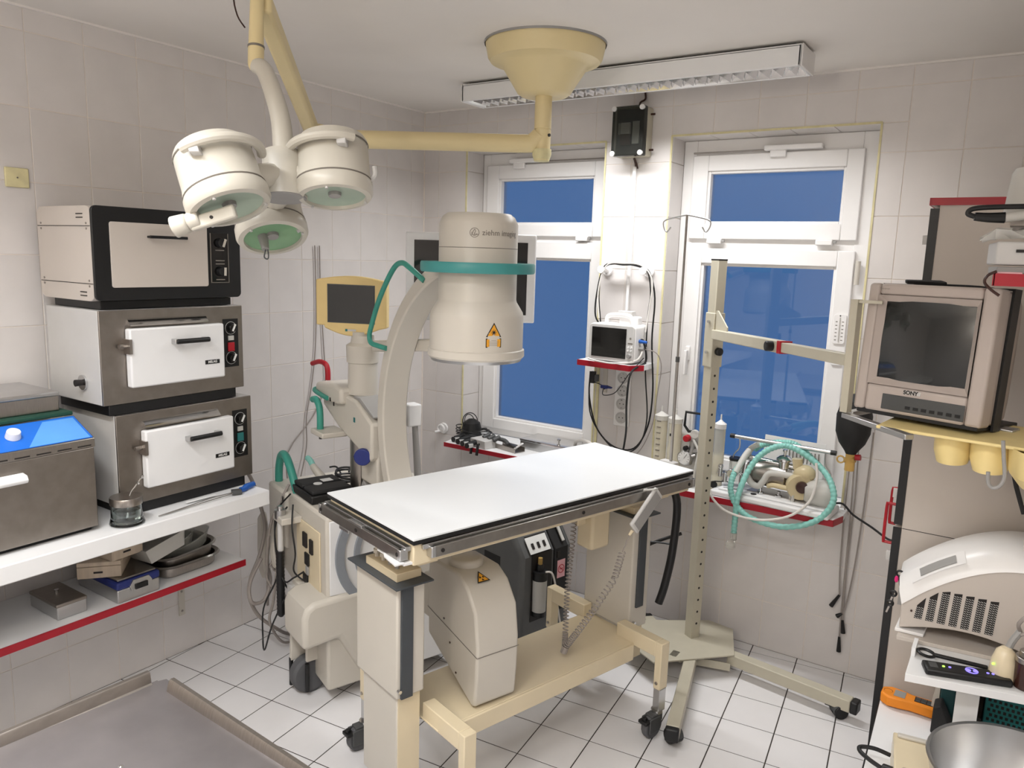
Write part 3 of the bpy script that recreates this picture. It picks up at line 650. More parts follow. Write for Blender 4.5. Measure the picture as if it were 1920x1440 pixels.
mb.xf(Matrix.Rotation(rad(14), 4, 'X') @ Matrix.Rotation(rad(-6), 4, 'Y'))
part('tray', mb, milky_m, tr)
def steel_tray(label, loc, rz, hx, hy, h, tilt=0):
    t = thing('steel_tray', label, 'tray', loc, rz)
    mb = MB(); lv = [(0, 0, 0), (1, 0, .0), (1, 0, .0)]
    prof = [(-.02, .002), (-.012, .002), (0, .012), (.004, h - .006), (.016, h), (.022, h - .005)]
    ringpts = []
    for off, z in prof: ringpts.append([(x, y, z) for x, y in rrect(-hx - off, hx + off, -hy - off, hy + off, .05 + off)])
    mb.add(sum(ringpts, []), [(q * 24 + k, q * 24 + (k + 1) % 24, (q + 1) * 24 + (k + 1) % 24, (q + 1) * 24 + k) for q in range(len(prof) - 1) for k in range(24)] + [tuple(range(24))])
    mb.add([(x, y, z - .002 if z > .01 else z - .002) for x, y, z in sum(ringpts, [])], [(q * 24 + (k + 1) % 24, q * 24 + k, (q + 1) * 24 + k, (q + 1) * 24 + (k + 1) % 24) for q in range(len(prof) - 1) for k in range(24)] + [tuple(range(24))[::-1]])
    if tilt: mb.xf(Matrix.Rotation(rad(tilt), 4, 'X'))
    part('tray', mb, steel_m, t)
    return t
steel_tray('deep steel tray on the right end of the low red-edged shelf, lower of two', (.20, -1.745, Z), 0, .105, .12, .055)
steel_tray('deep steel tray nested in another at the right end of the low shelf', (.20, -1.745, Z + .034), 0, .098, .112, .06, 4)
for k, (dx, dy, dz, R, lab) in enumerate(((.0, -.02, .055, .095, 'clear round dish with black label tilted in the upper steel tray'), (.01, .035, .045, .10, 'thin-rimmed round glass dish leaning in the upper steel tray'))):
    M = Matrix.Translation((.20 + dx, -1.745 + dy, Z + .045 + dz)) @ Matrix.Rotation(rad(-16), 4, 'Y') @ Matrix.Rotation(rad(18), 4, 'X')
    mb = MB().lathe([(0, -.03), (R * .7, -.03), (R, .012), (R * 1.04, .014), (R * 1.0, .016), (R * .68, -.026), (0, -.026)], n=32, cap=False).xf(M)
    solo('glass_dish', mb, clear_m, lab, 'dish')
# wall switch plate
sw = thing('blanking_plate', 'square yellowed cover plate on the left wall above the ovens', 'plate', (.0, -2.153, 1.991))
part('plate', MB().box(0, .009, -.038, .038, -.033, .033), silicone_m, sw, bevel=.003)
part('screw', MB().cyl((.009, 0, 0), (.0102, 0, 0), .003, n=8), steel_m, sw)
# pair of grey cords down the left wall
for k, (y0, lab) in enumerate(((-.83, 'grey cord hanging straight down the left wall beside the ovens'), (-.80, 'grey cord hanging in a bow on the left wall, right of its twin'))):
    s = .012 if k else 0
    solo('hanging_cable', MB().tube([(.010, y0 + .0, 1.80), (.010, y0 + .004, 1.55), (.011, y0 - .005 + s * 2, 1.30), (.011, y0 - .035 + s * 5, 1.10), (.012, y0 - .07 + s, .95), (.02, y0 - .08 - s * 12, .80), (.03, y0 - .14 - s * 8, .62)], .0032, 6), cable_m, lab, 'cable')
# ------------------------------------------------------------------ examination table (local X across, Y along, origin under the near end)
TRZ = -math.atan2(.283, .959)
tb = thing('operating_table', 'white-topped cream operating table on two lifting columns in the middle of the room', 'table', (1.3615, -1.855, 0), TRZ)
tm = rootmat(tb)
top = part('tabletop', MB().box(-.259, .259, 0, 1.246, .9955, 1.0), tabletop_m, tb, smooth=0)
part('core_edge', MB().box(-.2585, .2585, .0005, 1.2455, .983, .9955), black_m, top, label='black edge under the white top')
mb = MB(); ring(mb, 0, 0, 0, 0, 0, 0, 0, 0, 0, 0); mb = MB()
mb.box(-.25, -.20, .006, 1.236, .918, .983).box(.20, .25, .006, 1.236, .918, .983).box(-.20, .20, .006, .06, .918, .983).box(-.20, .20, 1.18, 1.236, .918, .983).box(-.2, .2, .06, 1.18, .965, .983)
fr = part('frame', mb, cream2_m, tb, bevel=.004)
part('frame_bolt', MB().cyl((-.0, .006, .94), (-.0, -.004, .94), .012, n=16), chrome_m, fr)
part('corner_plate', MB().prism([(.13, 0), (.245, 0), (.245, -.03), (.17, -.02)], (0, -.02, .93), (1, 0, 0), (0, 1, 0), (0, 0, .004)).box(.10, .245, -.022, .006, .924, .930), white_m, fr)
def rail(p0, p1, nrm, nm='side_rail'):
    p0, p1, nrm = Vector(p0), Vector(p1), Vector(nrm); d = (p1 - p0).normalized()
    r = part(nm, MB().obox((p0 + p1) / 2, d, nrm, (0, 0, 1), (p1 - p0).length / 2, .005, .0165), dsteel_m, tb, bevel=.002)
    for k in (.03, .5, .97):
        q = p0 + (p1 - p0) * k
        part('rail_spacer', MB().cyl(q - nrm * .004, q - nrm * .018, .009, n=10), alu_m, r)
        part('rail_screw', MB().cyl(q + nrm * .005, q + nrm * .007, .006, n=10), ink_m, r)
    part('rail_end', MB().obox(p0 + d * .006 - nrm * .008, d, nrm, (0, 0, 1), .008, .014, .0165), alu_m, r, bevel=.003)
    part('rail_end', MB().obox(p1 - d * .006 - nrm * .008, d, nrm, (0, 0, 1), .008, .014, .0165), alu_m, r, bevel=.003)
    return r
rail((.272, .05, .957), (.272, 1.235, .957), (1, 0, 0)); rail((-.272, .05, .957), (-.272, 1.235, .957), (-1, 0, 0)); rail((-.262, -.024, .952), (.235, -.024, .952), (0, -1, 0))
part('rail_carrier', MB().box(.252, .262, .03, 1.24, .966, .98).box(-.262, -.252, .03, 1.24, .966, .98).box(-.25, .24, -.014, .004, .962, .976), alu_m, tb, bevel=.001)
part('rail_clip', MB().box(-.06, .02, -.03, -.012, .966, .974).box(-.12, -.06, -.03, -.02, .926, .936), alu_m, tb, bevel=.001)
def column(y0, y1, near):
    nm = tb
    zs = .43 if near else .33
    s = part('column_sleeve', MB().box(-.14, .11, y0, y1, zs, .80), cream_m, tb, bevel=.006)
    yf = y0 + .012 if near else y0 + .03
    part('side_strip', MB().box(.108, .118, yf, yf + .042, zs - .0 if near else .42, .80), sleeve_m, s, bevel=.002, label='anthracite strip on the side of the sleeve')
    part('strip_screw', MB().cyl((.11, yf - .006, zs + .03), (.122, yf - .006, zs + .03), .006, n=10), chrome_m, s)
    c = part('column', MB().box(-.118, .09, y0 + .012, y1 - .004, .08 if near else .19, zs + .02), cream_m, tb, bevel=.004)
    part('column_side', MB().box(.09, .094, y0 + .016, y1 - .006, .08 if near else .19, zs + .02), cream2_m, c)
    part('cap_plate', MB().box(-.158, .142, y0 - .022, y1 + .01, .80, .806), sleeve_m, s, bevel=.001, label='anthracite cap plate')
    a = part('mounting_block', MB().box(-.085, .10, y0 + .004, y1 - .008, .806, .832), cream2_m, tb, bevel=.002)
    for xx in (-.06, -.02, .02, .06):
        part('bolt', MB().cyl((xx, y0 + .03, .832), (xx, y0 + .03, .922), .007, n=8).cyl((xx, y0 + .03, .845), (xx, y0 + .03, .856), .013, n=6), cream_m if xx < 0 else grey_m, a)
    part('upper_frame', MB().box(-.19, .19, y0 + .02, y1 - .01, .885, .918), cream2_m, tb, bevel=.002)
column(.04, .14, True); column(1.10, 1.205, False)
part('lower_shelf', MB().box(-.115, .18, .145, 1.105, .317, .325).box(.18, .19, .20, 1.045, .262, .325).box(-.115, -.105, .145, 1.105, .28, .317), cream2_m, tb, bevel=.003)
part('shelf_crossbar', MB().box(.09, .14, .70, 1.06, .285, .315), sleeve_m, tb, bevel=.002)
cast0 = None
def leg(xs, y, far):
    p = part('leg', MB().box(min(xs * .09, xs * .286), max(xs * .09, xs * .286), y - .023, y + .023, .315, .375).box(xs * .315 - .03 if xs > 0 else xs * .315, xs * .315 if xs > 0 else xs * .315 + .03, y - .023, y + .023, .19, .375), cream2_m, tb, bevel=.003)
    cx = xs * .30
    part('leg_foot', MB().box(cx - .015, cx + .015, y - .019, y + .019, .10, .19), alu_m, p, bevel=.002)
    part('leg_bolt', MB().cyl((cx, y - .023, .215), (cx, y - .027, .215), .006, n=10), steel_m, p)
    c = part('caster', MB().box(cx - .018, cx + .018, y - .055, y + .005, .065, .098).box(cx - .022, cx - .016, y - .07, y - .01, .03, .09).box(cx + .016, cx + .022, y - .07, y - .01, .03, .09), dgrey_m, tb, bevel=.004, label='caster with brake')
    part('wheel', MB().cyl((cx - .013, y - .035, .048), (cx + .013, y - .035, .048), .047, n=28), tread_m, c, bevel=.006)
    part('brake_lever', MB().box(cx - .02, cx + .02, y - .092, y - .058, .072, .085).box(cx - .008, cx + .008, y - .085, y - .07, .08, .097), black_m, c, bevel=.003)
    part('swivel', MB().cyl((cx, y - .01, .094), (cx, y - .01, .106), .022, n=16), chrome_m, c)
for xs in (1, -1):
    leg(xs, .17, False); leg(xs, 1.075, True)
part('control_box', MB().box(-.035, .05, .93, 1.03, .68, .84), cream2_m, tb, bevel=.012)
part('junction_tube', MB().box(-.0, .015, .885, .93, .78, .918), cream2_m, tb, bevel=.002)
def coil(pts, R, turns, r, parent, name, m, world=False):
    pts = [Vector(p) for p in pts]; N = turns * 9; out = []
    L = len(pts) - 1
    for i in range(N + 1):
        t = i / N * L; k = min(int(t), L - 1); f = t - k; p = pts[k].lerp(pts[k + 1], f); d = pts[min(k + 1, L)] - pts[k]; x, y, _ = basis(d)
        a = i / N * turns * 2 * pi; out.append(p + x * (R * cos(a)) + y * (R * sin(a)))
    return part(name, MB().tube(out, r, 5, 1), m, parent, world=world)
coil([(.0, .885, .88), (.01, .865, .70), (.04, .82, .55), (.09, .77, .42), (.10, .76, .36)], .0095, 46, .0022, tb, 'coiled_cord', cable_m)
part('drain_hose', MB().tube([(.16, 1.235, .93), (.175, 1.27, .84), (.165, 1.275, .65), (.15, 1.26, .50), (.14, 1.24, .42)], lambda q: .016, 14, 6), black_m, tb)
part('hose_clamp', MB().box(.10, .17, 1.20, 1.25, .895, .92), steel_m, tb, bevel=.003)
# hand control hooked on the side rail
hc = thing('hand_control', 'pale grey hand control with coiled cord hooked on the side rail of the operating table', 'remote', tuple(tm @ Vector((.29, .95, .86))), TRZ)
im = rootmat(hc).inverted() @ tm
q0, q1 = Vector((.300, .99, .968)), Vector((.300, .872, .862)); dd = (q1 - q0).normalized()
part('body', MB().obox((q0 + q1) / 2, dd, (1, 0, 0), dd.cross(Vector((1, 0, 0))), .085, .007, .028).xf(im), lgrey_m, hc, bevel=.006)
part('key_pad', MB().obox((q0 + q1) / 2 + Vector((.0078, 0, 0)), dd, (1, 0, 0), dd.cross(Vector((1, 0, 0))), .072, .0008, .021).xf(im), grey_m, hc)
part('hook', MB().obox(q0 + Vector((-.014, -.025, .012)), (1, .2, .3), (0, 1, 0), (0, 0, 1), .024, .010, .003).obox(q0 + Vector((-.033, -.03, .0)), (0, 0, 1), (0, 1, 0), (1, 0, 0), .012, .010, .003).xf(im), milky_m, hc, bevel=.002)
part('strain_relief', MB().cyl(q1 + dd * .012, q1 + dd * .032, .006, .004, 8).xf(im), cream2_m, hc)
e = q1 + dd * .03
coil([im @ p for p in (e, e + Vector((-.01, -.02, -.06)))], .0005, 2, .002, hc, 'cord_end', cable_m)
coil([im @ Vector(p) for p in (e + Vector((-.01, -.02, -.06)), (.27, .82, .68), (.22, .78, .56), (.15, .765, .44), (.11, .755, .375), (.105, .75, .352))], .011, 40, .0022, hc, 'coiled_cord', cable_m)

# drip stand clamped to the far end of the table
iv = thing('drip_stand', 'thin drip pole with double hook clamped to the far end of the operating table', 'stand', tuple(tm @ Vector((.131, 1.262, .955))), TRZ)
part('clamp', MB().box(-.04, .03, -.012, .02, -.03, .048), lgrey_m, iv, bevel=.003)
part('pole', MB().cyl((0, .008, .0), (0, .008, .45), .0062, n=10).cyl((0, .008, .45), (0, .008, .992), .0045, n=10), dsteel_m, iv)
part('pole_joint', MB().cyl((0, .008, .44), (0, .008, .46), .008, n=10), dgrey_m, iv)
dxh = Vector((.97, .25, 0))
for s in (1, -1):
    part('hook', MB().tube([Vector((0, .008, .992)), Vector((0, .008, .985)) + dxh * (s * .04), Vector((0, .008, .972)) + dxh * (s * .088), Vector((0, .008, .95)) + dxh * (s * .092), Vector((0, .008, .930)) + dxh * (s * .078), Vector((0, .008, .948)) + dxh * (s * .062)], .0028, 8, 4), alu_m, iv)

# ------------------------------------------------------------------ mobile C-arm (local X towards the table, Y away from it sideways)
ca = thing('c_arm_unit', 'ivory mobile X-ray C-arm with teal handles reaching round the operating table', 'x-ray', (.683, -1.195, 0), -math.atan2(.34, .94))
AX = .849
ii = part('image_intensifier', MB().lathe([(.0, 1.905), (.10, 1.903), (.113, 1.893), (.1235, 1.872), (.124, 1.64), (.126, 1.632), (.146, 1.600), (.149, 1.585), (.149, 1.485), (.154, 1.482), (.155, 1.462), (.150, 1.456), (.0, 1.456)][::-1], (AX, 0, 0), (0, 0, 1), 56), cream_m, ca)
part('entrance_window', MB().lathe([(.148, 1.456), (.144, 1.446), (.0, 1.445)], (AX, 0, 0), (0, 0, 1), 56, cap=False), alu_m, ii)
part('seam', MB().lathe([(.1238, 1.797), (.1246, 1.798), (.1238, 1.799)], (AX, 0, 0), (0, 0, 1), 56, cap=False), greyink_m, ii)
part('handle_ring', MB().lathe([(.163, 1.722), (.178, 1.722), (.181, 1.728), (.181, 1.749), (.178, 1.754), (.163, 1.754), (.161, 1.749), (.161, 1.728), (.163, 1.722)], (AX, 0, 0), (0, 0, 1), 56, cap=False), tealring_m, ii, label='flat teal ring handle')
for a in (150, 210, 330, 30): part('ring_bracket', MB().beam((AX + .12 * cos(rad(a)), .12 * sin(rad(a)), 1.738), (AX + .165 * cos(rad(a)), .165 * sin(rad(a)), 1.738), .02, .014), cream_m, ii)
cm = rootmat(ca); Aw = cm @ Vector((AX, 0, 0))
def wrapped(nm, s, size, ang, z, r, m, bold=0): text(nm, s, size, (0, 0, 0), (1, 0, 0), (0, 1, 0), m, ii, wrap=((Aw.x, Aw.y), r, ang, z), bold=bold)
acam = math.atan2(-3.449 - Aw.y, 2.9225 - Aw.x)
wrapped('lettering', 'ziehm imaging', .0235, acam + .62, 1.842, .1240, greyink_m)
# round emblem: two rings with a curved figure, printed on the curved shell
def decal(pts_list, ang, z, r, m, nm, h=.0006):
    mb = MB()
    for poly in pts_list:
        vs = [(AX + (r + h) * cos(ang + p[0] / r), (r + h) * sin(ang + p[0] / r), z + p[1]) for p in poly]; mb.add(vs, [tuple(range(len(vs)))])
    return part(nm, mb, m, ii, smooth=0)
def strip(pts, wd):
    out = []
    for a, b in zip(pts, pts[1:]):
        dx, dy = b[0] - a[0], b[1] - a[1]; L = math.hypot(dx, dy) or 1; nx, ny = -dy / L * wd / 2, dx / L * wd / 2
        out.append([(a[0] + nx, a[1] + ny), (a[0] - nx, a[1] - ny), (b[0] - nx, b[1] - ny), (b[0] + nx, b[1] + ny)])
    return out
lrz = ca.rotation_euler[2]; al = acam - lrz
cir = lambda R, a0=0, a1=360, cx=0, cy=0: [(cx + R * cos(rad(a)), cy + R * sin(rad(a))) for a in range(a0, a1 + 1, 12)]
decal(strip(cir(.0135), .0016) + strip([(-.009, -.008), (-.003, .006), (.001, .010), (.003, .004), (-.001, -.004)], .0018) + strip([(-.003, -.007), (.004, -.004), (.011, -.006)], .0016) + strip(cir(.0085, 160, 340, 0, 0), .0013), al - .10, 1.842, .1240, greyink_m, 'emblem')
# laser warning triangle and text plate
aw = al + .36
decal([[(-.025, 0), (.025, 0), (0, .044)]], aw, 1.533, .1492, ink_m, 'warning_border', .0005)
decal([[(-.0195, .0035), (.0195, .0035), (0, .038)]], aw, 1.533, .1492, warn_m, 'warning_triangle', .0008)
decal([cir(.0042, 0, 348, 0, .014)] + [[(0, .014), (.0085 * cos(rad(a)), .014 + .0085 * sin(rad(a))), (.0085 * cos(rad(a + 14)), .014 + .0085 * sin(rad(a + 14)))] for a in range(0, 360, 45)], aw, 1.533, .1492, ink_m, 'warning_sign', .0011)
decal([[(-.025, -.032), (.025, -.032), (.025, -.004), (-.025, -.004)]], aw, 1.533, .1492, ink_m, 'warning_border', .0005)
decal([[(-.0225, -.0295), (.0225, -.0295), (.0225, -.0065), (-.0225, -.0065)]], aw, 1.533, .1492, warn_m, 'warning_plate', .0008)
for k, (a, b) in enumerate(((-.008, .008), (-.017, .017), (-.014, .014), (-.016, .013))): decal(strip([(a, -.010 - k * .005), (b, -.010 - k * .005)], .0009), aw, 1.533, .1492, greyink_m, 'warning_text', .0011)
# the C itself
CC = (AX + .03, 0, 1.155)
c_ = part('c_arc', arcband(MB(), (CC[0], -.052, CC[2]), (1, 0, 0), (0, 0, 1), .578, .628, rad(88), rad(272), (0, .104, 0), 64), cream_m, ca, bevel=.006)
part('detector_mount', MB().box(AX - .13, AX + .05, -.06, .06, 1.70, 1.785), cream_m, ca, bevel=.01)
part('source_mount', MB().box(AX - .22, AX - .08, -.06, .06, .50, .66), cream_m, ca, bevel=.01)
for s in (-1, 1):
    y = s * .075
    pts = [(AX - .245, y * .7, 1.685), (AX - .30, y, 1.725), (AX - .365, y, 1.742), (AX - .43, y, 1.715), (AX - .53, y, 1.61), (AX - .60, y, 1.50), (AX - .615, y, 1.462), (AX - .60, y, 1.437), (AX - .555, y * .9, 1.43), (AX - .515, y * .75, 1.425)]
    part('arc_handle', MB().tube(pts, .0095, 12, 5), teal_m, c_)
part('arc_scale', arcband(MB(), (CC[0], .0522, CC[2]), (1, 0, 0), (0, 0, 1), .59, .615, rad(110), rad(250), (0, .0008, 0), 40), grey_m, c_)
# X-ray source housing at the bottom of the C
prof = [(x + .03, z - .034) for x, z in ((-.17, .72), (-.165, .765), (-.12, .787), (.02, .787), (.075, .757), (.125, .69), (.142, .58), (.140, .47), (.132, .372), (.115, .366), (-.165, .505))]
sr = part('source_housing', MB().prism(prof, (AX, -.085, 0), (1, 0, 0), (0, 0, 1), (0, .165, 0)), cream_m, ca, bevel=.012, seg=3)
part('collimator', MB().lathe([(.058, .78), (.058, .80), (.054, .808), (.048, .812), (.0, .812)], (AX - .015, -.01, -.034), (0, 0, 1), 32), cream_m, sr)
part('housing_seam', MB().prism([(-.168, .60), (.1425, .545), (.1425, .5475), (-.168, .6025)], (AX + .03, -.0862, -.034), (1, 0, 0), (0, 0, 1), (0, .001, 0)).prism([(-.085, .545), (.08, .545), (.08, .547), (-.085, .547)], (AX + .1725, 0, -.034), (0, 1, 0), (0, 0, 1), (.001, 0, 0)), greyink_m, sr)
for x, z in ((-.03, .566), (.05, .406), (.01, .496)): part('housing_screw', MB().cyl((AX + x, -.085, z), (AX + x, -.0865, z), .004, n=8), brown_m, sr)
n = Vector((.45, 0, .75)).normalized(); t1 = Vector((.75, 0, -.45)).normalized()
tri = lambda R, a0: [(R * cos(rad(a0 + 120 * k)), R * sin(rad(a0 + 120 * k))) for k in range(3)]
wc = Vector((AX + .092, -.02, .736)) + n * .004
part('radiation_label', MB().prism(tri(.029, 180), wc, t1, (0, 1, 0), n * .0006), ink_m, sr, smooth=0)
part('radiation_label', MB().prism(tri(.022, 180), wc + n * .0007, t1, (0, 1, 0), n * .0004), warn_m, sr, smooth=0)
mb = MB()
for k in range(3):
    a = rad(120 * k); mb.prism([(.002 * cos(a), .002 * sin(a))] + [(.0095 * cos(a + rad(q)), .0095 * sin(a + rad(q))) for q in (-30, -10, 10, 30)], wc + n * .0012, t1, (0, 1, 0), n * .0003)
part('radiation_sign', mb, ink_m, sr, smooth=0)
# trolley
body = part('trolley_body', MB().prism([(.0, .08), (.245, .06), (.245, .775), (-.27, .775), (-.27, .42), (-.09, .38)], (0, -.26, 0), (1, 0, 0), (0, 0, 1), (0, .59, 0)), cream_m, ca, bevel=.012)
part('body_side_cover', MB().prism([(-.25, .46), (.05, .46), (.05, .07), (.32, .07), (.32, .76), (-.25, .76)], (.245, 0, 0), (0, 1, 0), (0, 0, 1), (.007, 0, 0)), white_m, body, bevel=.004, label='white side cover facing the table')
for R0_1, R1_1, m in ((.215, .25, bluegrey_m), (.15, .172, bluegrey_m)):
    part('cable_guard', arcband(MB(), (.252, .02, .61), (0, 1, 0), (0, 0, 1), R0_1, R1_1, rad(150), rad(250), (.012, 0, 0), 24), m, body, label='grey curved guard')
part('connector_panel', MB().box(-.05, .19, -.266, -.26, .42, .70), cream2_m, body, bevel=.002)
for x0, x1, z0, z1, m in ((.03, .07, .60, .66, ink_m), (.10, .13, .59, .65, ink_m), (.05, .09, .53, .58, black_m), (.06, .085, .49, .525, grey_m), (.03, .075, .445, .485, black_m)):
    part('socket', MB().box(x0, x1, -.274, -.266, z0, z1), m, body, bevel=.002)
part('power_plug', MB().box(-.03, .11, -.32, -.266, .35, .43), lgrey_m, body, bevel=.008)
part('switch_box', MB().box(-.02, .06, -.30, -.262, .42, .45), cream_m, body, bevel=.004)
ft = part('trolley_foot', MB().prism([(-.365, .27), (-.365, .40), (-.352, .435), (-.32, .455), (-.0, .47), (.02, .04), (-.08, .05), (-.13, .12), (-.22, .285)], (.055, 0, 0), (0, 1, 0), (0, 0, 1), (.215, 0, 0)), cream_m, ca, bevel=.02, seg=3)
def tcaster(x, y):
    f = part('caster', MB().prism([(-.065, .06), (.05, .06), (.075, .10), (.075, .2), (-.06, .2)], (x - .045, y, .07), (0, 1, 0), (0, 0, 1), (.02, 0, 0)).prism([(-.03, .08), (.03, .08), (.045, .2), (-.03, .2)], (x + .04, y, .07), (0, 1, 0), (0, 0, 1), (.016, 0, 0)).box(x - .045, x + .056, y - .04, y + .05, .26, .275), cream_m, ca, bevel=.004)
    part('wheel', MB().cyl((x - .022, y, .078), (x + .034, y, .078), .078, n=32), tread_m, f, bevel=.012)
    for dx, dy in ((-.035, -.06), (-.035, .045), (.048, -.025)): part('cable_deflector', MB().cyl((x + dx, y + dy, .022), (x + dx, y + dy, .14), .009, n=10), black_m, f)
tcaster(.085, -.275); tcaster(.085, .30)
part('trolley_foot', MB().prism([(.42, .205), (.42, .36), (.37, .415), (.1, .44), (.1, .02), (.26, .215)], (-.03, 0, 0), (0, 1, 0), (0, 0, 1), (.20, 0, 0)), cream_m, ca, bevel=.02)
part('lift_column', MB().cyl((-.0, 0, .775), (-.0, 0, 1.06), .045, n=32).box(-.07, -.035, -.02, .03, .775, 1.06).box(.035, .08, -.02, .03, .775, 1.06), steel_m, ca, bevel=.004)
part('column_boot', MB().prism([(.05, .775), (.16, .775), (.14, .83), (.10, .86)], (0, -.04, 0), (1, 0, 0), (0, 0, 1), (0, .08, 0)), grey_m, ca, bevel=.003)
hd2 = part('carriage', MB().prism([(-.22, 1.12), (-.06, 1.05), (.235, .965), (.25, .985), (.25, 1.12), (.10, 1.19), (-.22, 1.215)], (0, -.075, 0), (1, 0, 0), (0, 0, 1), (0, .15, 0)), cream_m, ca, bevel=.01)
part('control_wing', MB().prism([(-.25, 1.165), (-.06, 1.15), (.02, 1.16), (.02, 1.225), (-.06, 1.235), (-.24, 1.218)], (0, -.10, 0), (1, 0, 0), (0, 0, 1), (0, .16, 0)), cream_m, hd2, bevel=.015, seg=3)
part('grip_edge', MB().tube([(-.245, .05, 1.185), (-.252, -.06, 1.185), (-.235, -.106, 1.182), (-.10, -.106, 1.168)], .010, 10, 4), teal_m, hd2)
part('brake_lever', MB().tube([(-.27, -.03, 1.215), (-.272, -.03, 1.26), (-.285, -.035, 1.285), (-.33, -.045, 1.29), (-.385, -.055, 1.275)], lambda q: .012 - .001 * q, 10, 4), redp_m, hd2, label='red brake lever')
part('steering_handle', MB().tube([(-.17, -.14, 1.155), (-.135, -.14, 1.160), (-.105, -.14, 1.138), (-.095, -.14, 1.10), (-.095, -.14, 1.04)], .014, 12, 4), teal_m, hd2, label='teal steering handle')
part('handle_plate', MB().box(-.13, .0, -.17, -.06, 1.02, 1.042), cream_m, hd2, bevel=.005)
part('handle_screw', MB().cyl((-.09, -.14, 1.0), (-.09, -.14, 1.02), .008, n=10), ink_m, hd2)
part('key_panel', MB().prism([(.06, 1.192), (.24, 1.14), (.24, 1.145), (.12, 1.2), (.06, 1.2)], (0, -.06, 0), (1, 0, 0), (0, 0, 1), (0, .1, 0)), grey_m, hd2)
part('green_mark', MB().box(.09, .105, -.0762, -.075, 1.10, 1.12), dkgreen_m, hd2)
for x, z in ((-.085, 1.158), (-.05, 1.145)): part('panel_hole', MB().box(x, x + .008, -.1062 + .004, -.099, z, z + .016), ink_m, hd2)
part('locking_wheel', MB().cyl((.20, -.085, .985), (.216, -.098, .985), .034, n=24).cyl((.185, -.05, .985), (.20, -.085, .985), .008), navy_m, ca, bevel=.004, label='dark blue locking wheel')
part('locking_wheel_spoke', MB().beam((.15, -.10, .975), (.205, -.095, .985), .008, .008), navy_m, ca)
part('c_bearing', MB().box(.10, .252, -.05, .07, .86, 1.02), cream_m, ca, bevel=.01)
st = part('monitor_stem', MB().lathe([(.062, 1.20), (.060, 1.33), (.066, 1.332), (.068, 1.40), (.05, 1.412), (.045, 1.44), (.0, 1.44)], (.02, 0, 0), (0, 0, 1), 32), cream_m, ca)
part('stem_cap', MB().cyl((.02, -.02, 1.405), (.02, -.02, 1.416), .016, n=16), grey_m, st)
# operating monitor with yellowed bezel: faces the viewer
mc = Vector((.675, -1.235, 1.556)); mx = Vector((.243, .13, -.003)).normalized(); mz = Vector((0, 0, 1)); my = mx.cross(mz); my.normalize()   # my points towards the viewer? checked below
my = Vector((mx.y, -mx.x, 0))
def mpt(a, b, c=0): return mc + mx * a + mz * b + my * c
out = [(-.145, -.078), (-.112, -.078), (-.112, -.088)] + [(-.112 + .225 * k / 10, -.088 - .030 * sin(pi * k / 10)) for k in range(1, 10)] + [(.113, -.088), (.145, -.080), (.145, .105)] + [(.145 - .29 * k / 10, .105 + .018 * sin(pi * k / 10)) for k in range(1, 10)] + [(-.145, .105)]
mo = part('operator_monitor', MB().prism(out, mpt(0, 0, -.03), mx, mz, my * .045), monyel_m, ca, bevel=.006, world=True, label='yellowed bezel with round-topped outline')
part('screen', MB().prism([(-.094, -.062), (.094, -.062), (.094, .085), (-.094, .085)], mpt(0, 0, .0152), mx, mz, my * .002), tvscreen_m, mo, world=True)
part('screen_rebate', MB().prism([(-.098, -.066), (.098, -.066), (.098, .089), (-.098, .089)], mpt(0, 0, .0142), mx, mz, my * .0015), dgrey_m, mo, world=True)
part('badge', MB().prism([(-.022, -.098), (.02, -.098), (.02, -.090), (-.022, -.090)], mpt(0, 0, .0152), mx, mz, my * .001), lgrey_m, mo, world=True)
part('badge_dot', MB().prism([(-.024, -.099), (-.015, -.099), (-.015, -.089), (-.024, -.089)], mpt(0, 0, .0164), mx, mz, my * .001), dkgreen_m, mo, world=True)
part('monitor_back', MB().prism([(-.12, -.07), (.12, -.07), (.12, .09), (-.12, .09)], mpt(0, 0, -.07), mx, mz, my * .045), white_m, mo, bevel=.01, world=True)
part('monitor_neck', MB().cyl(mpt(.03, -.13, -.01), mpt(.03, -.10, -.01), .035, n=20), cream_m, ca, world=True)
part('monitor_arm', MB().beam((.10, .02, 1.405), (.55, .12, 1.455), .05, .045), cream_m, ca, bevel=.006)
# white flat monitor behind the intensifier
fc = Vector((1.138, -1.061, 1.690)); fx = Vector((.413, .274, 0)).normalized(); fz = Vector((.0, 0, 1)); fy = Vector((fx.y, -fx.x, 0))
def fpt(a, b, c=0): return fc + fx * a + fz * b + fy * c
fm = part('viewing_monitor', MB().prism([(-.250, -.168), (.250, -.168), (.250, .168), (-.250, .168)], fpt(0, 0, -.035), fx, fz, fy * .05), white_m, ca, bevel=.006, world=True, label='white flat monitor')
part('screen', MB().prism([(-.217, -.138), (.217, -.138), (.217, .138), (-.217, .138)], fpt(0, 0, .0155), fx, fz, fy * .001), blackgloss_m, fm, world=True)
part('monitor_holder', MB().prism([(-.06, -.08), (.06, -.08), (.06, .08), (-.06, .08)], fpt(-.05, -.15, -.06), fx, fz, fy * .024), cream_m, fm, world=True)
part('monitor_post', MB().beam(fpt(-.05, -.16, -.05), fpt(-.05, -.30, -.05), .05, .03, (1, 0, 0)), cream_m, fm, world=True)
part('rear_box', MB().box(.185, .245, .09, .15, 1.09, 1.18), white_m, ca, bevel=.006)
part('rear_hose', MB().tube([(.225, .13, 1.09), (.24, .13, .98), (.265, .125, .87), (.30, .12, .76), (.32, .12, .6)], lambda q: .012 + .006 * q, 12, 5), grey_m, ca)
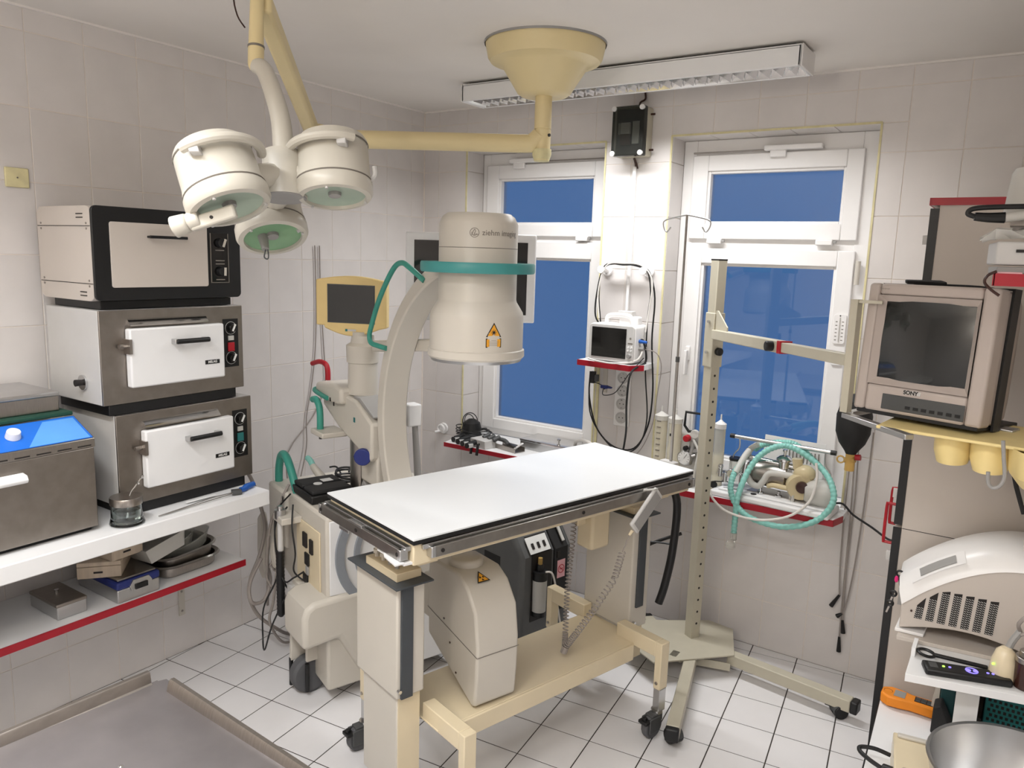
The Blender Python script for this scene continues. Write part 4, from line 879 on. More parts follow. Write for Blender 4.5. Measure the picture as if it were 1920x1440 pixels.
# push handle, foot switch holder
part('push_handle', MB().tube([(-.335, -.235, .76), (-.33, -.235, .83), (-.30, -.235, .892), (-.255, -.235, .905), (-.205, -.235, .875), (-.13, -.235, .79), (-.115, -.235, .76)], .017, 12, 5), teal_m, ca, label='teal push handle')
part('rear_case', MB().box(-.36, -.15, -.275, .20, .52, .77), cream_m, ca, bevel=.012)
part('cord_hook', MB().prism([(-.05, .58), (-.06, .44), (-.05, .33), (.0, .30), (.03, .33), (.03, .44), (.02, .56), (.0, .62)], (-.40, -.30, 0), (1, 0, 0), (0, 0, 1), (0, .03, 0)), cream_m, ca, bevel=.01)
part('cord_hook', MB().prism([(-1.425, .60), (-1.435, .50), (-1.42, .43), (-1.40, .415), (-1.385, .43), (-1.385, .52), (-1.335, .50), (-1.325, .44), (-1.305, .44), (-1.30, .56), (-1.325, .64), (-1.37, .675), (-1.41, .655)], (.375, 0, 0), (0, 1, 0), (0, 0, 1), (.035, 0, 0)), cream_m, ca, bevel=.008, world=True)
part('hook_arm', MB().beam((.40, -1.36, .60), (.50, -1.33, .60), .03, .03), cream_m, ca, world=True)
part('plug_lead', MB().cyl((-.06, -.33, .70), (-.06, -.33, .735), .022, n=16).cyl((-.06, -.33, .735), (-.06, -.33, .75), .012, n=12), alu_m, ca)
part('ring_holder', MB().box(-.10, .0, -.345, -.26, .685, .712), cream_m, ca, bevel=.003)
hs = part('hand_switch', MB().cyl((-.06, -.33, .56), (-.06, -.33, .69), .012, n=14), lgrey_m, ca)
part('ribbed_grip', MB().lathe([(.012, 0)] + [(.016 + (.0016 if k % 2 else 0), -.008 * k) for k in range(34)] + [(.016, -.275), (.008, -.285)], (-.055, -.335, .56), (0, 0, 1), 14), black_m, hs)
part('wand', MB().tube([(-.23, -.12, .845), (-.21, -.12, .84), (-.19, -.11, .82), (-.17, -.10, .80), (-.15, -.09, .775)], lambda q: .014 + .008 * q, 12, 4), cream_m, ca)
part('wand_tip', MB().tube([(-.29, -.12, .868), (-.26, -.12, .864), (-.23, -.12, .847)], lambda q: .013, 12, 4), tealhose_m, ca, label='pale teal tip')
for k, (pts, m, r) in enumerate((
    ([(-.10, -.27, .78), (-.15, -.31, .70), (-.155, -.32, .60), (-.12, -.32, .48), (-.06, -.31, .40), (-.02, -.29, .38)], bcable_m, .0035),
    ([(-.06, -.30, .74), (-.11, -.33, .66), (-.09, -.34, .55), (-.03, -.33, .44), (.03, -.31, .47), (.06, -.28, .50)], bcable_m, .0035),
    ([(-.02, -.29, .76), (.02, -.31, .68), (.05, -.31, .58), (.03, -.31, .50), (.05, -.28, .46)], bcable_m, .0035),
    ([(-.20, -.28, .42), (-.17, -.30, .46), (-.13, -.33, .40), (-.20, -.36, .26), (-.22, -.36, .12), (-.14, -.38, .10), (-.10, -.36, .22), (-.03, -.33, .36)], bcable_m, .0035),
    ([(-.28, -.235, .74), (-.22, -.26, .70), (-.14, -.29, .76)], bcable_m, .003),
    ([(-.17, -.25, .80), (-.16, -.33, .66), (-.20, -.34, .50), (-.26, -.32, .34), (-.30, -.31, .22)], cable_m, .006))):
    part('cable', MB().tube(pts, r, 7, 6), m, ca)
# foot switch and its cable, resting on the trolley
fs = thing('foot_switch', 'black double foot switch lying on top of the C-arm trolley', 'switch', tuple(cm @ Vector((-.03, -.15, .776))), -math.atan2(.34, .94))
part('base', MB().box(-.115, .105, -.10, .09, 0, .035), black_m, fs, bevel=.006)
part('pedal', MB().box(-.105, -.012, -.092, .08, .035, .052), rubber_m, fs, bevel=.006)
part('pedal', MB().box(.002, .095, -.092, .08, .035, .052), rubber_m, fs, bevel=.006)
part('label', MB().box(-.055, -.015, .0, .045, .052, .0526), printw_m, fs)
part('label', MB().cyl((-.0, -.03, .052), (-.0, -.03, .0535), .018, n=20), printw_m, fs)
mb = MB()
for k in range(5): mb.torus((-.105 + .008 * (k % 3), .155 + .006 * (k % 2), .01 + .009 * k), (0.1 * (k - 2), .08, 1), .075 - .004 * k, .0045, 28, 6)
mb.tube([(-.17, .15, .02), (-.20, .14, .05), (-.23, .12, .045)], .004, 6).tube([(-.04, .15, .06), (-.01, .17, .09), (-.07, .19, .10), (-.10, .16, .07), (-.07, .14, .06)], .004, 6)
part('cable_coil', mb, bcable_m, fs)
# grey mains hoses looping on the floor behind the trolley
for k, (pts, r, lab) in enumerate((
    ([(.16, -1.46, .95), (.22, -1.45, .88), (.28, -1.437, .80), (.30, -1.413, .69), (.30, -1.392, .579), (.30, -1.423, .468), (.30, -1.473, .375), (.30, -1.481, .293), (.30, -1.436, .19), (.30, -1.34, .09), (.26, -1.24, .012), (.30, -1.17, .012), (.42, -1.10, .012)], .008, 'a'),
    ([(.36, -1.36, .62), (.34, -1.40, .53), (.34, -1.419, .452), (.34, -1.402, .351), (.34, -1.438, .276), (.33, -1.493, .284), (.31, -1.485, .36), (.32, -1.43, .46)], .008, 'b'),
    ([(.39, -1.34, .70), (.38, -1.36, .62), (.38, -1.381, .523), (.38, -1.402, .384), (.38, -1.422, .269), (.37, -1.435, .20), (.36, -1.41, .13), (.33, -1.33, .03), (.34, -1.25, .012), (.45, -1.18, .012)], .006, 'c'),
    ([(.40, -1.33, .66), (.37, -1.37, .55), (.355, -1.40, .46), (.36, -1.39, .40), (.39, -1.37, .47), (.40, -1.35, .56)], .006, 'd'),
    ([(.37, -1.40, .46), (.35, -1.43, .40), (.37, -1.42, .34), (.40, -1.38, .30), (.42, -1.36, .22), (.43, -1.36, .12)], .005, 'e'))):
    part('grey_hose', MB().tube(pts, r, 8, 6), cable_m, ca, world=True)
# ------------------------------------------------------------------ back wall: boards, sockets, monitor, cables
def redshelf(name, label, poly, z, th, edges):
    t = thing(name, label, 'shelf', (sum(p[0] for p in poly) / len(poly), sum(p[1] for p in poly) / len(poly), z - th))
    part('board', MB().prism([(p[0], p[1]) for p in poly], (0, 0, z - th), (1, 0, 0), (0, 1, 0), (0, 0, th)), white_m, t, bevel=.001, world=True)
    for a, b in edges:
        a, b = Vector((*a, z - th / 2)), Vector((*b, z - th / 2)); d = (b - a).normalized(); n = d.cross(Vector((0, 0, 1)))
        part('front_edge', MB().obox((a + b) / 2 + n * .001, d, n, (0, 0, 1), (b - a).length / 2 + .001, .0022, th / 2 + .0006), red_m, t, world=True, label='red edge band')
    return t
redshelf('window_board', 'white board with red front edge below the left window', [(.315, -.001), (.315, .149), (1.14, .149), (1.14, -.001), (1.20, -.001), (1.20, -.20), (.335, -.20), (.320, -.12)][::-1], .745, .022, [((.335, -.20), (1.20, -.20))])
redshelf('window_board', 'white board with red front edge below the right window carrying the ventilator', [(1.40, -.001), (1.498, -.001), (1.498, .149), (2.366, .149), (2.366, -.001), (2.40, -.001), (2.40, -.12), (2.378, -.205), (1.40, -.205)][::-1], .745, .026, [((1.40, -.205), (2.378, -.205)), ((2.378, -.205), (2.40, -.12))])
ms = redshelf('monitor_shelf', 'small white shelf with red edge on the pier between the windows', [(1.135, -.001), (1.135, -.165), (1.425, -.195), (1.47, -.13), (1.47, -.001)], 1.287, .026, [((1.135, -.165), (1.425, -.195)), ((1.425, -.195), (1.47, -.13))])
b = part('bracket', MB().box(1.20, 1.222, -.006, 0, 1.11, 1.262).box(1.20, 1.222, -.15, 0, 1.256, 1.262), cream_m, ms, world=True)
part('screw', MB().cyl((1.211, -.006, 1.13), (1.211, -.009, 1.13), .005, n=8), ink_m, b, world=True)
sp_ = thing('socket_panel', 'white strip of four wall sockets on the pier below the patient monitor', 'socket', (1.312, -.001, .95))
part('plate', MB().box(-.042, .042, -.009, 0, 0, .29), pvc_m, sp_, bevel=.003)
for z in (1.196, 1.131, 1.064, .994):
    s = part('socket', MB().lathe([(.029, 0), (.029, .006), (.025, .007), (.022, .002), (.0, .002)], (0, -.009, z - .95), (0, -1, 0), 28), lgrey_m, sp_)
    for x in (-.0095, .0095): part('pin_hole', MB().cyl((x, -.0105, z - .95), (x, -.0116, z - .95), .003, n=8), ink_m, s)
    part('earth_clip', MB().box(-.004, .004, -.0145, -.0105, z - .95 + .0175, z - .95 + .0225).box(-.004, .004, -.0145, -.0105, z - .95 - .0225, z - .95 - .0175), chrome_m, s)
part('side_strip', MB().box(-.150, -.135, -.004, 0, -.19, .31), silicone_m, sp_)
pm = thing('patient_monitor', 'white patient monitor with black screen and carrying handle on the red-edged shelf', 'monitor', (1.31, -.09, 1.287), rad(-2))
part('body', MB().prism(rrect(-.12, .125, .006, .185, .018), (0, -.065, 0), (1, 0, 0), (0, 0, 1), (0, .125, 0)), pvc_m, pm, bevel=.006)
part('foot', MB().box(-.10, .10, -.05, .05, 0, .008), grey_m, pm)
part('bezel', MB().prism(rrect(-.118, .123, .008, .183, .016), (0, -.072, 0), (1, 0, 0), (0, 0, 1), (0, .008, 0)), lgrey_m, pm, bevel=.003)
part('screen', MB().box(-.102, .082, -.0745, -.07, .026, .168), blackgloss_m, pm)
part('control_knob', MB().cyl((.103, -.072, .042), (.103, -.088, .042), .0115, .010, 18), grey_m, pm)
for k in range(4): part('key', MB().cyl((.094 + .016 * (k % 2), -.072, .068 + .014 * (k // 2)), (.094 + .016 * (k % 2), -.075, .068 + .014 * (k // 2)), .005, n=10), pvc_m, pm)
part('printing', MB().box(.092, .116, -.0728, -.0718, .098, .104).cyl((.104, -.0718, .125), (.104, -.073, .125), .005, n=10), greyink_m, pm)
part('handle', MB().tube([(-.065, .0, .182), (-.06, .0, .215), (-.02, .0, .226), (.05, .0, .224), (.075, 0, .205), (.08, .0, .182)], .011, 10, 4), pvc_m, pm)
part('printer_cover', MB().box(-.0, .10, .0, .055, .182, .222), pvc_m, pm, bevel=.008)
part('paper_roll_box', MB().box(-.01, .065, .005, .05, .224, .246), lgrey_m, pm, bevel=.003)
part('side_connector', MB().cyl((.125, -.02, .11), (.165, -.02, .108), .009, .006, 10), bluep_m, pm, label='blue cable plug')
part('side_connector', MB().cyl((.125, -.02, .075), (.15, -.02, .075), .008, n=10).cyl((.125, .01, .075), (.15, .01, .075), .008, n=10), grey_m, pm)
# cable hooks and hanging leads
for x, lab in ((1.194, 'white round cable hook on the pier, left of its twin'), (1.415, 'white round cable hook on the pier, right of its twin')):
    h = thing('cable_hook', lab, 'hook', (x, 0, 1.722))
    part('base', MB().cyl((0, -.001, 0), (0, -.014, 0), .028, .026, 24), pvc_m, h, bevel=.003)
    part('peg', MB().cyl((0, -.014, 0), (0, -.075, .004), .012, n=14), pvc_m, h)
    part('rim', MB().cyl((0, -.075, .004), (0, -.083, .004), .019, n=18), pvc_m, h, bevel=.002)
y = -.05
loops = [
    ([(1.148, y, 1.20), (1.15, y, 1.08), (1.20, y, .93), (1.30, y, .85), (1.41, y, .86), (1.475, y, .98), (1.49, y, 1.16), (1.47, y, 1.40), (1.472, y, 1.60), (1.44, y, 1.715), (1.40, y, 1.742), (1.30, y, 1.757), (1.20, y, 1.738), (1.165, y, 1.62), (1.172, y - .02, 1.50), (1.19, -.02, 1.44)], bcable_m, .0042, 'thick black lead looped over both pier hooks round the patient monitor'),
    ([(1.158, y - .02, 1.22), (1.165, y - .02, 1.02), (1.24, y - .02, .90), (1.345, y - .02, .83), (1.44, y - .02, .88), (1.475, y - .015, 1.02), (1.455, y - .02, 1.25), (1.45, y - .02, 1.50), (1.455, y - .015, 1.63), (1.42, y - .015, 1.742), (1.30, y - .01, 1.752), (1.205, y - .01, 1.745), (1.182, y - .015, 1.62), (1.20, y - .01, 1.45)], bcable_m, .0035, 'black lead hanging just inside the thickest loop round the patient monitor'),
    ([(1.43, -.10, 1.395), (1.452, -.11, 1.40), (1.458, -.08, 1.30), (1.445, -.21, 1.26), (1.43, -.21, 1.12), (1.385, -.10, .95), (1.36, -.08, .80), (1.355, -.08, .745)], bcable_m, .005, 'thick black lead hanging over the shelf edge down to the window board'),
    ([(1.46, -.10, 1.36), (1.51, -.08, 1.345), (1.53, -.06, 1.28), (1.515, -.05, 1.15), (1.50, -.05, 1.00), (1.46, -.06, .88), (1.40, -.06, .80)], cable_m, .0024, 'thin grey lead bowing out to the right of the monitor shelf'),
    ([(1.18, -.075, 1.17), (1.24, -.085, 1.155), (1.30, -.20, 1.135), (1.36, -.205, 1.15), (1.40, -.205, 1.20), (1.43, -.20, 1.25), (1.46, -.11, 1.32)], bcable_m, .0022, 'thin black sensor lead slung under the monitor shelf'),
    ([(1.20, -.085, 1.49), (1.186, -.08, 1.62), (1.22, -.075, 1.745), (1.31, -.07, 1.76), (1.41, -.075, 1.75), (1.462, -.07, 1.68), (1.455, -.07, 1.55), (1.448, -.08, 1.44)], wcable_m, .0036, 'white lead looped over both pier hooks above the patient monitor'),
    ([(1.20, -.18, 1.30), (1.26, -.19, 1.293), (1.36, -.20, 1.293), (1.44, -.15, 1.31), (1.455, -.11, 1.36)], wcable_m, .0042, 'white lead lying along the front of the monitor shelf')]
for pts, m, r, lab in loops: solo('monitor_lead', MB().tube(pts, r, 7, 6), m, lab, 'cable')
sc = thing('sensor_clip', 'violet finger sensor clip hanging under the monitor shelf', 'sensor', (1.26, -.095, 1.145), rad(4))
part('clip', MB().box(-.025, .012, -.010, .010, .002, .018), navy_m, sc, bevel=.003)
part('clip_nose', MB().prism([(.012, .004), (.034, .006), (.034, .011), (.012, .017)], (0, -.008, 0), (1, 0, 0), (0, 0, 1), (0, .016, 0)), navy_m, sc, bevel=.002)
pb = thing('plug_block', 'black connector block hanging at the left end of the monitor shelf', 'connector', (1.170, -.06, 1.19))
part('block', MB().box(-.012, .012, -.012, .012, -.03, .03), black_m, pb, bevel=.003)
part('collar', MB().box(.012, .03, -.01, .01, -.02, .015), dgrey_m, pb, bevel=.002)
cd = thing('cable_conduit', 'white cable channel running down the pier from the junction box', 'conduit', (1.313, -.006, 1.5))
part('channel', MB().box(-.008, .008, -.010, .006, .03, .715), pvc_m, cd, bevel=.002)
part('cable_end', MB().tube([(-.01, 0, .755), (-.002, 0, .735), (.003, -.002, .715), (.0, -.002, .70)], .004, 8), brown_m, cd)
# junction box with clear lid
jb = thing('junction_box', 'grey electrical junction box with a clear screwed lid high on the pier', 'box', (1.312, 0, 2.255))
part('case', MB().box(-.078, .078, -.066, -.001, 0, .22), stand_m, jb, bevel=.005)
part('back_cavity', MB().box(-.066, .066, -.0668, -.066, .012, .208), ink_m, jb)
part('clear_lid', MB().box(-.080, .080, -.112, -.068, -.001, .221), smoke_m, jb, bevel=.005)
part('lid_backing', MB().box(-.07, .07, -.069, -.0675, .01, .21), ink_m, jb)
part('terminal_card', MB().box(.012, .046, -.076, -.069, .055, .155), milky_m, jb)
part('relay', MB().box(-.045, .008, -.086, -.069, .05, .10), brown_m, jb)
part('relay_label', MB().box(-.042, .004, -.088, -.069, .10, .150), lgrey_m, jb)
part('terminal_strip', MB().box(-.060, -.046, -.078, -.069, .10, .15), grey_m, jb)
for x in (-.07, .07):
    for z in (.010, .21): part('lid_screw', MB().cyl((x, -.105, z), (x, -.118, z), .0115, n=16).cyl((x, -.118, z), (x, -.120, z), .004, n=8), pvc_m, jb)
for z in (.03, .19): part('cable_gland', MB().cyl((.078, -.03, z), (.098, -.03, z), .005, n=8), brown_m, jb)
part('cable', MB().tube([(.01, -.02, .22), (.014, -.015, .25), (.035, -.008, .265), (.03, -.004, .30)], .0045, 8), brown_m, jb)
part('cable', MB().tube([(-.0, -.02, 0), (.01, -.014, -.025), (.016, -.01, -.05)], .0035, 8), brown_m, jb)

# ------------------------------------------------------------------ thermometer and hose hook
th = thing('thermometer', 'white window thermometer stuck to the frame of the right window', 'thermometer', (2.268, .131, 1.355))
part('backplate', MB().prism(rrect(-.026, .026, .085, .215, .012), (0, -.006, 0), (1, 0, 0), (0, 0, 1), (0, .006, 0)), pvc_m, th, bevel=.001)
part('backplate', MB().prism(rrect(-.022, .022, -.01, .02, .008), (0, -.006, 0), (1, 0, 0), (0, 0, 1), (0, .006, 0)), pvc_m, th, bevel=.001)
part('glass_tube', MB().cyl((0, -.008, .095), (0, -.008, .20), .0025, n=8), milky_m, th)
for k in range(6):
    for s in (-1, 1): part('scale_mark', MB().box(s * .013 - .004, s * .013 + .004, -.0066, -.0058, .10 + .016 * k, .1035 + .016 * k), greyink_m, th)
for z in (.208, .005): part('screw_hole', MB().cyl((0, -.0055, z), (0, -.0068, z), .003, n=8), ink_m, th)
hk = thing('hose_hook', 'white round hose hook on the tiles left of the left window', 'hook', (.174, 0, .768))
part('base', MB().cyl((0, -.001, 0), (0, -.012, 0), .032, n=24), pvc_m, hk, bevel=.003)
part('arm', MB().torus((0, -.03, 0), (0, 1, 0), .022, .007, 20, 8, rad(-40), rad(250)), pvc_m, hk)
part('peg', MB().cyl((-.0, -.01, -.012), (-.03, -.05, -.02), .007, n=10), pvc_m, hk)

# ------------------------------------------------------------------ on the left window board
Z = .7455
vb = thing('valve_block', 'light grey valve block with rows of black stopcock taps on the left window board', 'valve', (.545, -.135, Z), rad(-12))
part('block', MB().box(-.045, .075, -.045, .04, 0, .045), lgrey_m, vb, bevel=.003)
part('bore', MB().cyl((.03, -.045, .022), (.03, -.047, .022), .006, n=10), ink_m, vb)
for k in range(4):
    x = -.165 + .052 * k; y = -.035 - .012 * k
    tp_ = part('stopcock', MB().cyl((x, y - .02, .018), (x + .01, y + .045, .03), .014, n=14), rubber_m, vb, bevel=.002)
    part('tap_body', MB().box(x - .008, x + .022, y - .03, y + .0, .004, .026), lgrey_m, tp_, bevel=.003)
    part('tap_collar', MB().cyl((x + .004, y - .036, .016), (x + .004, y - .03, .016), .015, n=12), black_m, tp_)
for k in range(3): part('upper_tap', MB().cyl((.0 + .04 * k, .01, .045), (.01 + .04 * k, .05, .06), .013, n=12), dgrey_m, vb, bevel=.002)
for k in range(2): part('tap_lever', MB().obox((.0 + .048 * k, -.075, .0), (.1, -.25, -1), (1, 0, .1), (0, 1, -.25), .032, .007, .005), black_m, vb, bevel=.002)
part('tube_piece', MB().tube([(.06, .04, .05), (.12, .06, .045), (.16, .05, .03)], .011, 10, 3), dgrey_m, vb)
hp = thing('black_headset', 'black adapter with a tangle of black cable on the left window board', 'adapter', (.375, -.0, Z), rad(20))
part('body', MB().lathe([(0, .03), (.05, .03), (.058, .045), (.048, .085), (.02, .105), (0, .107)], n=20), black_m, hp)
part('lower_part', MB().lathe([(0, 0), (.055, 0), (.06, .016), (.05, .03), (0, .03)], n=16), rubber_m, hp)
mb = MB()
for k in range(4): mb.torus((.0 + .01 * k, -.01 * k, .035 + .004 * k), (.15 * (k - 1.5), .1, 1), .088 + .008 * k, .003, 26, 5)
mb.torus((-.01, 0, .09), (.7, -.6, .2), .05, .0028, 22, 5).torus((-.015, .01, .085), (.8, -.3, .3), .045, .0028, 22, 5)
part('cable', mb, bcable_m, hp)
fo = thing('forceps_tray', 'narrow steel tray with grey forceps between the valve block and the steel box', 'tray', (.70, -.10, Z), rad(-14))
part('tray', MB().box(-.09, .09, -.035, .035, 0, .004).box(-.09, .09, -.037, -.034, 0, .026).box(-.09, .09, .034, .037, 0, .026), steel_m, fo, bevel=.001)
part('forceps', MB().beam((-.10, .02, .03), (.08, -.02, .032), .007, .005).beam((-.10, .028, .032), (.08, -.012, .034), .007, .005), dsteel_m, fo)
part('white_clip', MB().obox((.085, -.01, .035), (1, .5, .9), (0, 1, 0), (1, 0, -1), .03, .008, .003), pvc_m, fo)
sb = thing('instrument_box', 'long lidded steel box with a small knob on the left window board', 'box', (.90, .03, Z), rad(-4))
part('box', MB().box(-.165, .165, -.075, .09, 0, .05), alu_m, sb, bevel=.002)
part('lid', MB().box(-.168, .168, -.078, .093, .044, .055), chrome_m, sb, bevel=.002)
part('knob', MB().cyl((.045, -.01, .055), (.045, -.01, .066), .004, n=10).cyl((.045, -.01, .066), (.045, -.01, .074), .010, n=14), chrome_m, sb)
solo('white_hose', MB().tube([(1.02, .06, .78), (1.06, .0, .83), (1.16, -.09, .865), (1.26, -.16, .85), (1.31, -.19, .79), (1.32, -.205, .70)], .009, 10, 6), wcable_m, 'white hose arching up between the left window board and the pier cables', 'hose')

# ------------------------------------------------------------------ right window board: suction set and ventilator
def colm(x, y, r, h, lab, capm, scale=False):
    t = thing('suction_jar', lab, 'jar', (x, y, Z))
    part('cylinder', MB().lathe([(r, 0), (r, h), (r * .9, h)], n=24, cap=False).lathe([(0, 0), (r, 0)], n=24, cap=False), jar_m, t)
    part('cap', MB().lathe([(r * 1.06, h - .01), (r * 1.08, h + .012), (r * .5, h + .022), (r * .16, h + .03), (r * .14, h + .055), (0, h + .055)], n=24, cap=False), capm, t)
    if scale:
        for k in range(9): part('scale_mark', MB().box(-.010, .010, -r - .0012, -r + .002, .06 + .028 * k, .065 + .028 * k), greyink_m, t)
    return t
colm(1.565, -.10, .03, .30, 'tall yellowed measuring cylinder with scale, left of the suction set behind the table', milky_m, True)
tq = colm(1.635, -.10, .032, .295, 'tall yellowed plastic column with black square mark behind the table end', milky_m)
part('square_mark', MB().box(-.012, .0, -.034, -.030, .225, .237), ink_m, tq)
colm(1.85, -.10, .024, .30, 'slender suction jar with pointed white cap seen right of the steel post', pvc_m)
ss = thing('suction_unit', 'suction regulator with black carrying frame, gauge and red knob on the right window board', 'regulator', (1.72, -.09, Z))
part('plate', MB().box(-.075, .06, .01, .022, .01, .24), milky_m, ss, bevel=.01)
part('carry_frame', MB().tube([(-.03, .03, .24), (-.055, .03, .27), (-.052, .03, .335), (.05, .03, .335), (.052, .03, .27), (.03, .03, .245), (-.03, .03, .245)], .0065, 8, 1), black_m, ss)
part('back_frame', MB().box(-.02, .05, .022, .036, 0, .25), black_m, ss, bevel=.003)
part('valve_tree', MB().cyl((-.01, -.005, .10), (.005, -.005, .21), .014, n=14).cyl((.0, -.005, .16), (.04, -.005, .175), .010, n=12).cyl((-.02, -.02, .13), (.02, -.005, .145), .009, n=12), alu_m, ss)
part('red_knob', MB().cyl((-.018, -.012, .222), (-.022, -.036, .222), .017, .015, 20), redp_m, ss, bevel=.002)
part('black_knob', MB().cyl((-.022, -.012, .175), (-.024, -.032, .175), .011, n=16), black_m, ss, bevel=.002)
part('white_knob', MB().cyl((.012, .0, .245), (.012, -.02, .245), .02, n=18), milky_m, ss, bevel=.002)
g = part('gauge', MB().cyl((-.026, -.005, .128), (-.026, -.03, .128), .034, n=28), alu_m, ss, bevel=.003)
part('dial', MB().cyl((-.026, -.03, .128), (-.026, -.0312, .128), .029, n=28), printw_m, g)
part('needle', MB().beam((-.026, -.0318, .128), (-.014, -.0318, .145), .0015, .001), ink_m, g)
for k in range(9):
    a = rad(-40 + 32 * k); part('dial_mark', MB().obox((-.026 + .023 * cos(a), -.0316, .128 + .023 * sin(a)), (cos(a), 0, sin(a)), (0, 1, 0), (-sin(a), 0, cos(a)), .003, .0003, .0007), ink_m, g)
part('hose', MB().tube([(.01, -.02, .22), (.045, -.03, .16), (.04, -.035, .06), (.03, -.03, .01)], .006, 8, 5).tube([(.08, -.01, .27), (.05, -.03, .19), (.04, -.045, .10), (.03, -.05, .01)], .007, 8, 5), milky_m, ss)
part('canister', MB().cyl((.075, -.01, .0), (.075, -.01, .13), .026, n=18), oldpl_m, ss)
# ventilator / breathing apparatus on its white tray
vt = thing('ventilator', 'chrome and yellowed plastic breathing apparatus on a white base on the right window board', 'ventilator', (2.12, -.085, Z))
part('base_plate', MB().prism([(-.27, -.105), (.245, -.145), (.255, .03), (-.25, .10)], (0, 0, 0), (1, 0, 0), (0, 1, 0), (0, 0, .026)), white_m, vt, bevel=.008)
part('base_top', MB().prism([(-.24, -.085), (.22, -.12), (.23, .02), (-.22, .085)], (0, 0, .026), (1, 0, 0), (0, 1, 0), (0, 0, .010)), white_m, vt, bevel=.004)
part('base_inset', MB().prism([(-.12, -.05), (.17, -.075), (.18, .02), (-.1, .05)], (0, 0, .036), (1, 0, 0), (0, 1, 0), (0, 0, .003)), steel_m, vt)
part('base_hole', MB().cyl((-.08, -.085, .0362), (-.08, -.085, .038), .013, n=14), ink_m, vt)
part('base_slot', MB().box(-.22, -.16, -.07, -.064, .036, .0366), ink_m, vt)
cr = part('carry_bar', MB().cyl((-.22, -.015, .265), (.225, -.015, .258), .009, n=16), alu_m, vt)
for x0, x1, z in ((-.222, -.20, .265), (.205, .228, .258)): part('bar_cap', MB().cyl((x0, -.015, z), (x1, -.015, z), .0105, n=16), black_m, cr)
part('bar_wire', MB().tube([(-.18, -.015, .262), (-.178, -.015, .215), (-.20, -.015, .18), (-.205, -.015, .12), (-.20, -.015, .04)], .0032, 8, 3).tube([(.185, -.015, .255), (.188, -.015, .205), (.215, -.02, .165), (.213, -.02, .10), (.205, -.02, .04)], .0032, 8, 3), alu_m, cr)
part('main_cylinder', MB().cyl((-.10, .01, .115), (.04, .0, .11), .055, n=28).cyl((-.14, .012, .115), (-.10, .01, .115), .04, n=24), steel_m, vt, bevel=.004)
part('top_pipe', MB().cyl((-.16, .0, .175), (.07, -.005, .165), .014, n=16).cyl((-.16, .0, .175), (-.165, -.01, .10), .013, n=14), chrome_m, vt)
tv_ = part('pressure_valve', MB().lathe([(.022, .15), (.024, .185), (.034, .19), (.034, .198), (.02, .21), (.006, .214), (.006, .228), (.010, .23), (.010, .238), (0, .239)], (.02, -.01, 0), (0, 0, 1), 24), chrome_m, vt)
part('absorber', MB().lathe([(.052, -.038), (.056, -.03), (.056, .03), (.052, .038), (0, .038)], (.10, -.045, .10), (.35, -1, 0), 28).lathe([(0, -.038), (.052, -.038)], (.10, -.045, .10), (.35, -1, 0), 28), oldpl_m, vt)
part('absorber_dome', MB().sph((.115, -.04, .155), .042, 18, 1.1, 1, .9), oldpl_m, vt)
part('absorber_neck', MB().cyl((.085, -.04, .17), (.08, -.04, .215), .018, .022, 18), oldpl_m, vt)
part('motor_housing', MB().lathe([(.0, 0), (.035, 0), (.05, .02), (.062, .08), (.062, .10), (0, .10)], (.125, -.07, .085), (1, .30, 0), 24), milky_m, vt)
part('inlet_port', MB().lathe([(.026, 0), (.024, .012), (.0, .010)], (.118, -.085, .105), (.3, -1, .1), 20), brown_m, vt)
part('milky_pipe', MB().tube([(-.125, -.045, .10), (-.10, -.05, .072), (-.07, -.055, .068), (-.05, -.055, .095), (-.03, -.05, .13), (.02, -.045, .135), (.07, -.045, .135)], .014, 12, 5), milky_m, vt)
part('short_pipe', MB().tube([(-.03, -.05, .075), (.0, -.06, .085), (.06, -.055, .08)], .011, 10, 4), oldpl_m, vt)
part('glass_bell', MB().lathe([(.028, .05), (.028, .15), (.024, .158), (.03, .16)], (-.19, -.01, 0), (0, 0, 1), 20, cap=False), clear_m, vt)
part('bell_collar', MB().cyl((-.19, -.01, .155), (-.19, -.01, .166), .03, n=20), black_m, vt)
g = part('gauge', MB().cyl((-.19, -.055, .105), (-.19, -.072, .104), .02, n=22), chrome_m, vt, bevel=.002)
part('dial', MB().cyl((-.19, -.072, .104), (-.19, -.0732, .104), .017, n=22), stand_m, g)
part('needle', MB().beam((-.194, -.0738, .10), (-.184, -.0738, .11), .0014, .001), ink_m, g)
part('fittings', MB().cyl((-.27, -.03, .09), (-.2, -.03, .10), .008, n=10).cyl((-.25, -.035, .075), (-.25, -.035, .12), .010, n=12).cyl((-.225, -.04, .055), (-.225, -.04, .10), .012, n=12).sph((-.25, -.035, .12), .013, 10).cyl((-.15, -.04, .04), (-.15, -.04, .10), .012, n=12).cyl((-.06, -.055, .038), (-.06, -.055, .062), .007, n=10).cyl((-.06, -.055, .038), (-.06, -.055, .044), .015, n=12).cyl((.02, -.06, .038), (.02, -.06, .062), .007, n=10).cyl((.02, -.06, .038), (.02, -.06, .044), .015, n=12), chrome_m, vt)
part('clamp_knob', MB().cyl((-.275, -.05, .035), (-.265, -.065, .038), .016, n=10).beam((-.27, -.05, .05), (-.21, -.04, .056), .004, .004), black_m, vt)
part('standing_leg', MB().cyl((.07, -.06, .036), (.07, -.06, .075), .006, n=10).cyl((.085, -.085, .036), (.085, -.085, .065), .007, n=10), milky_m, vt)
def hose(pts, r, pitch, nm, m, par, world):
    P = [Vector(p) for p in pts]
    q = MB().tube(P, lambda t: r * (1 + .10 * sin(t * pitch)), 10, 22)
    return part(nm, q, m, par, world=world)
yh = -.225
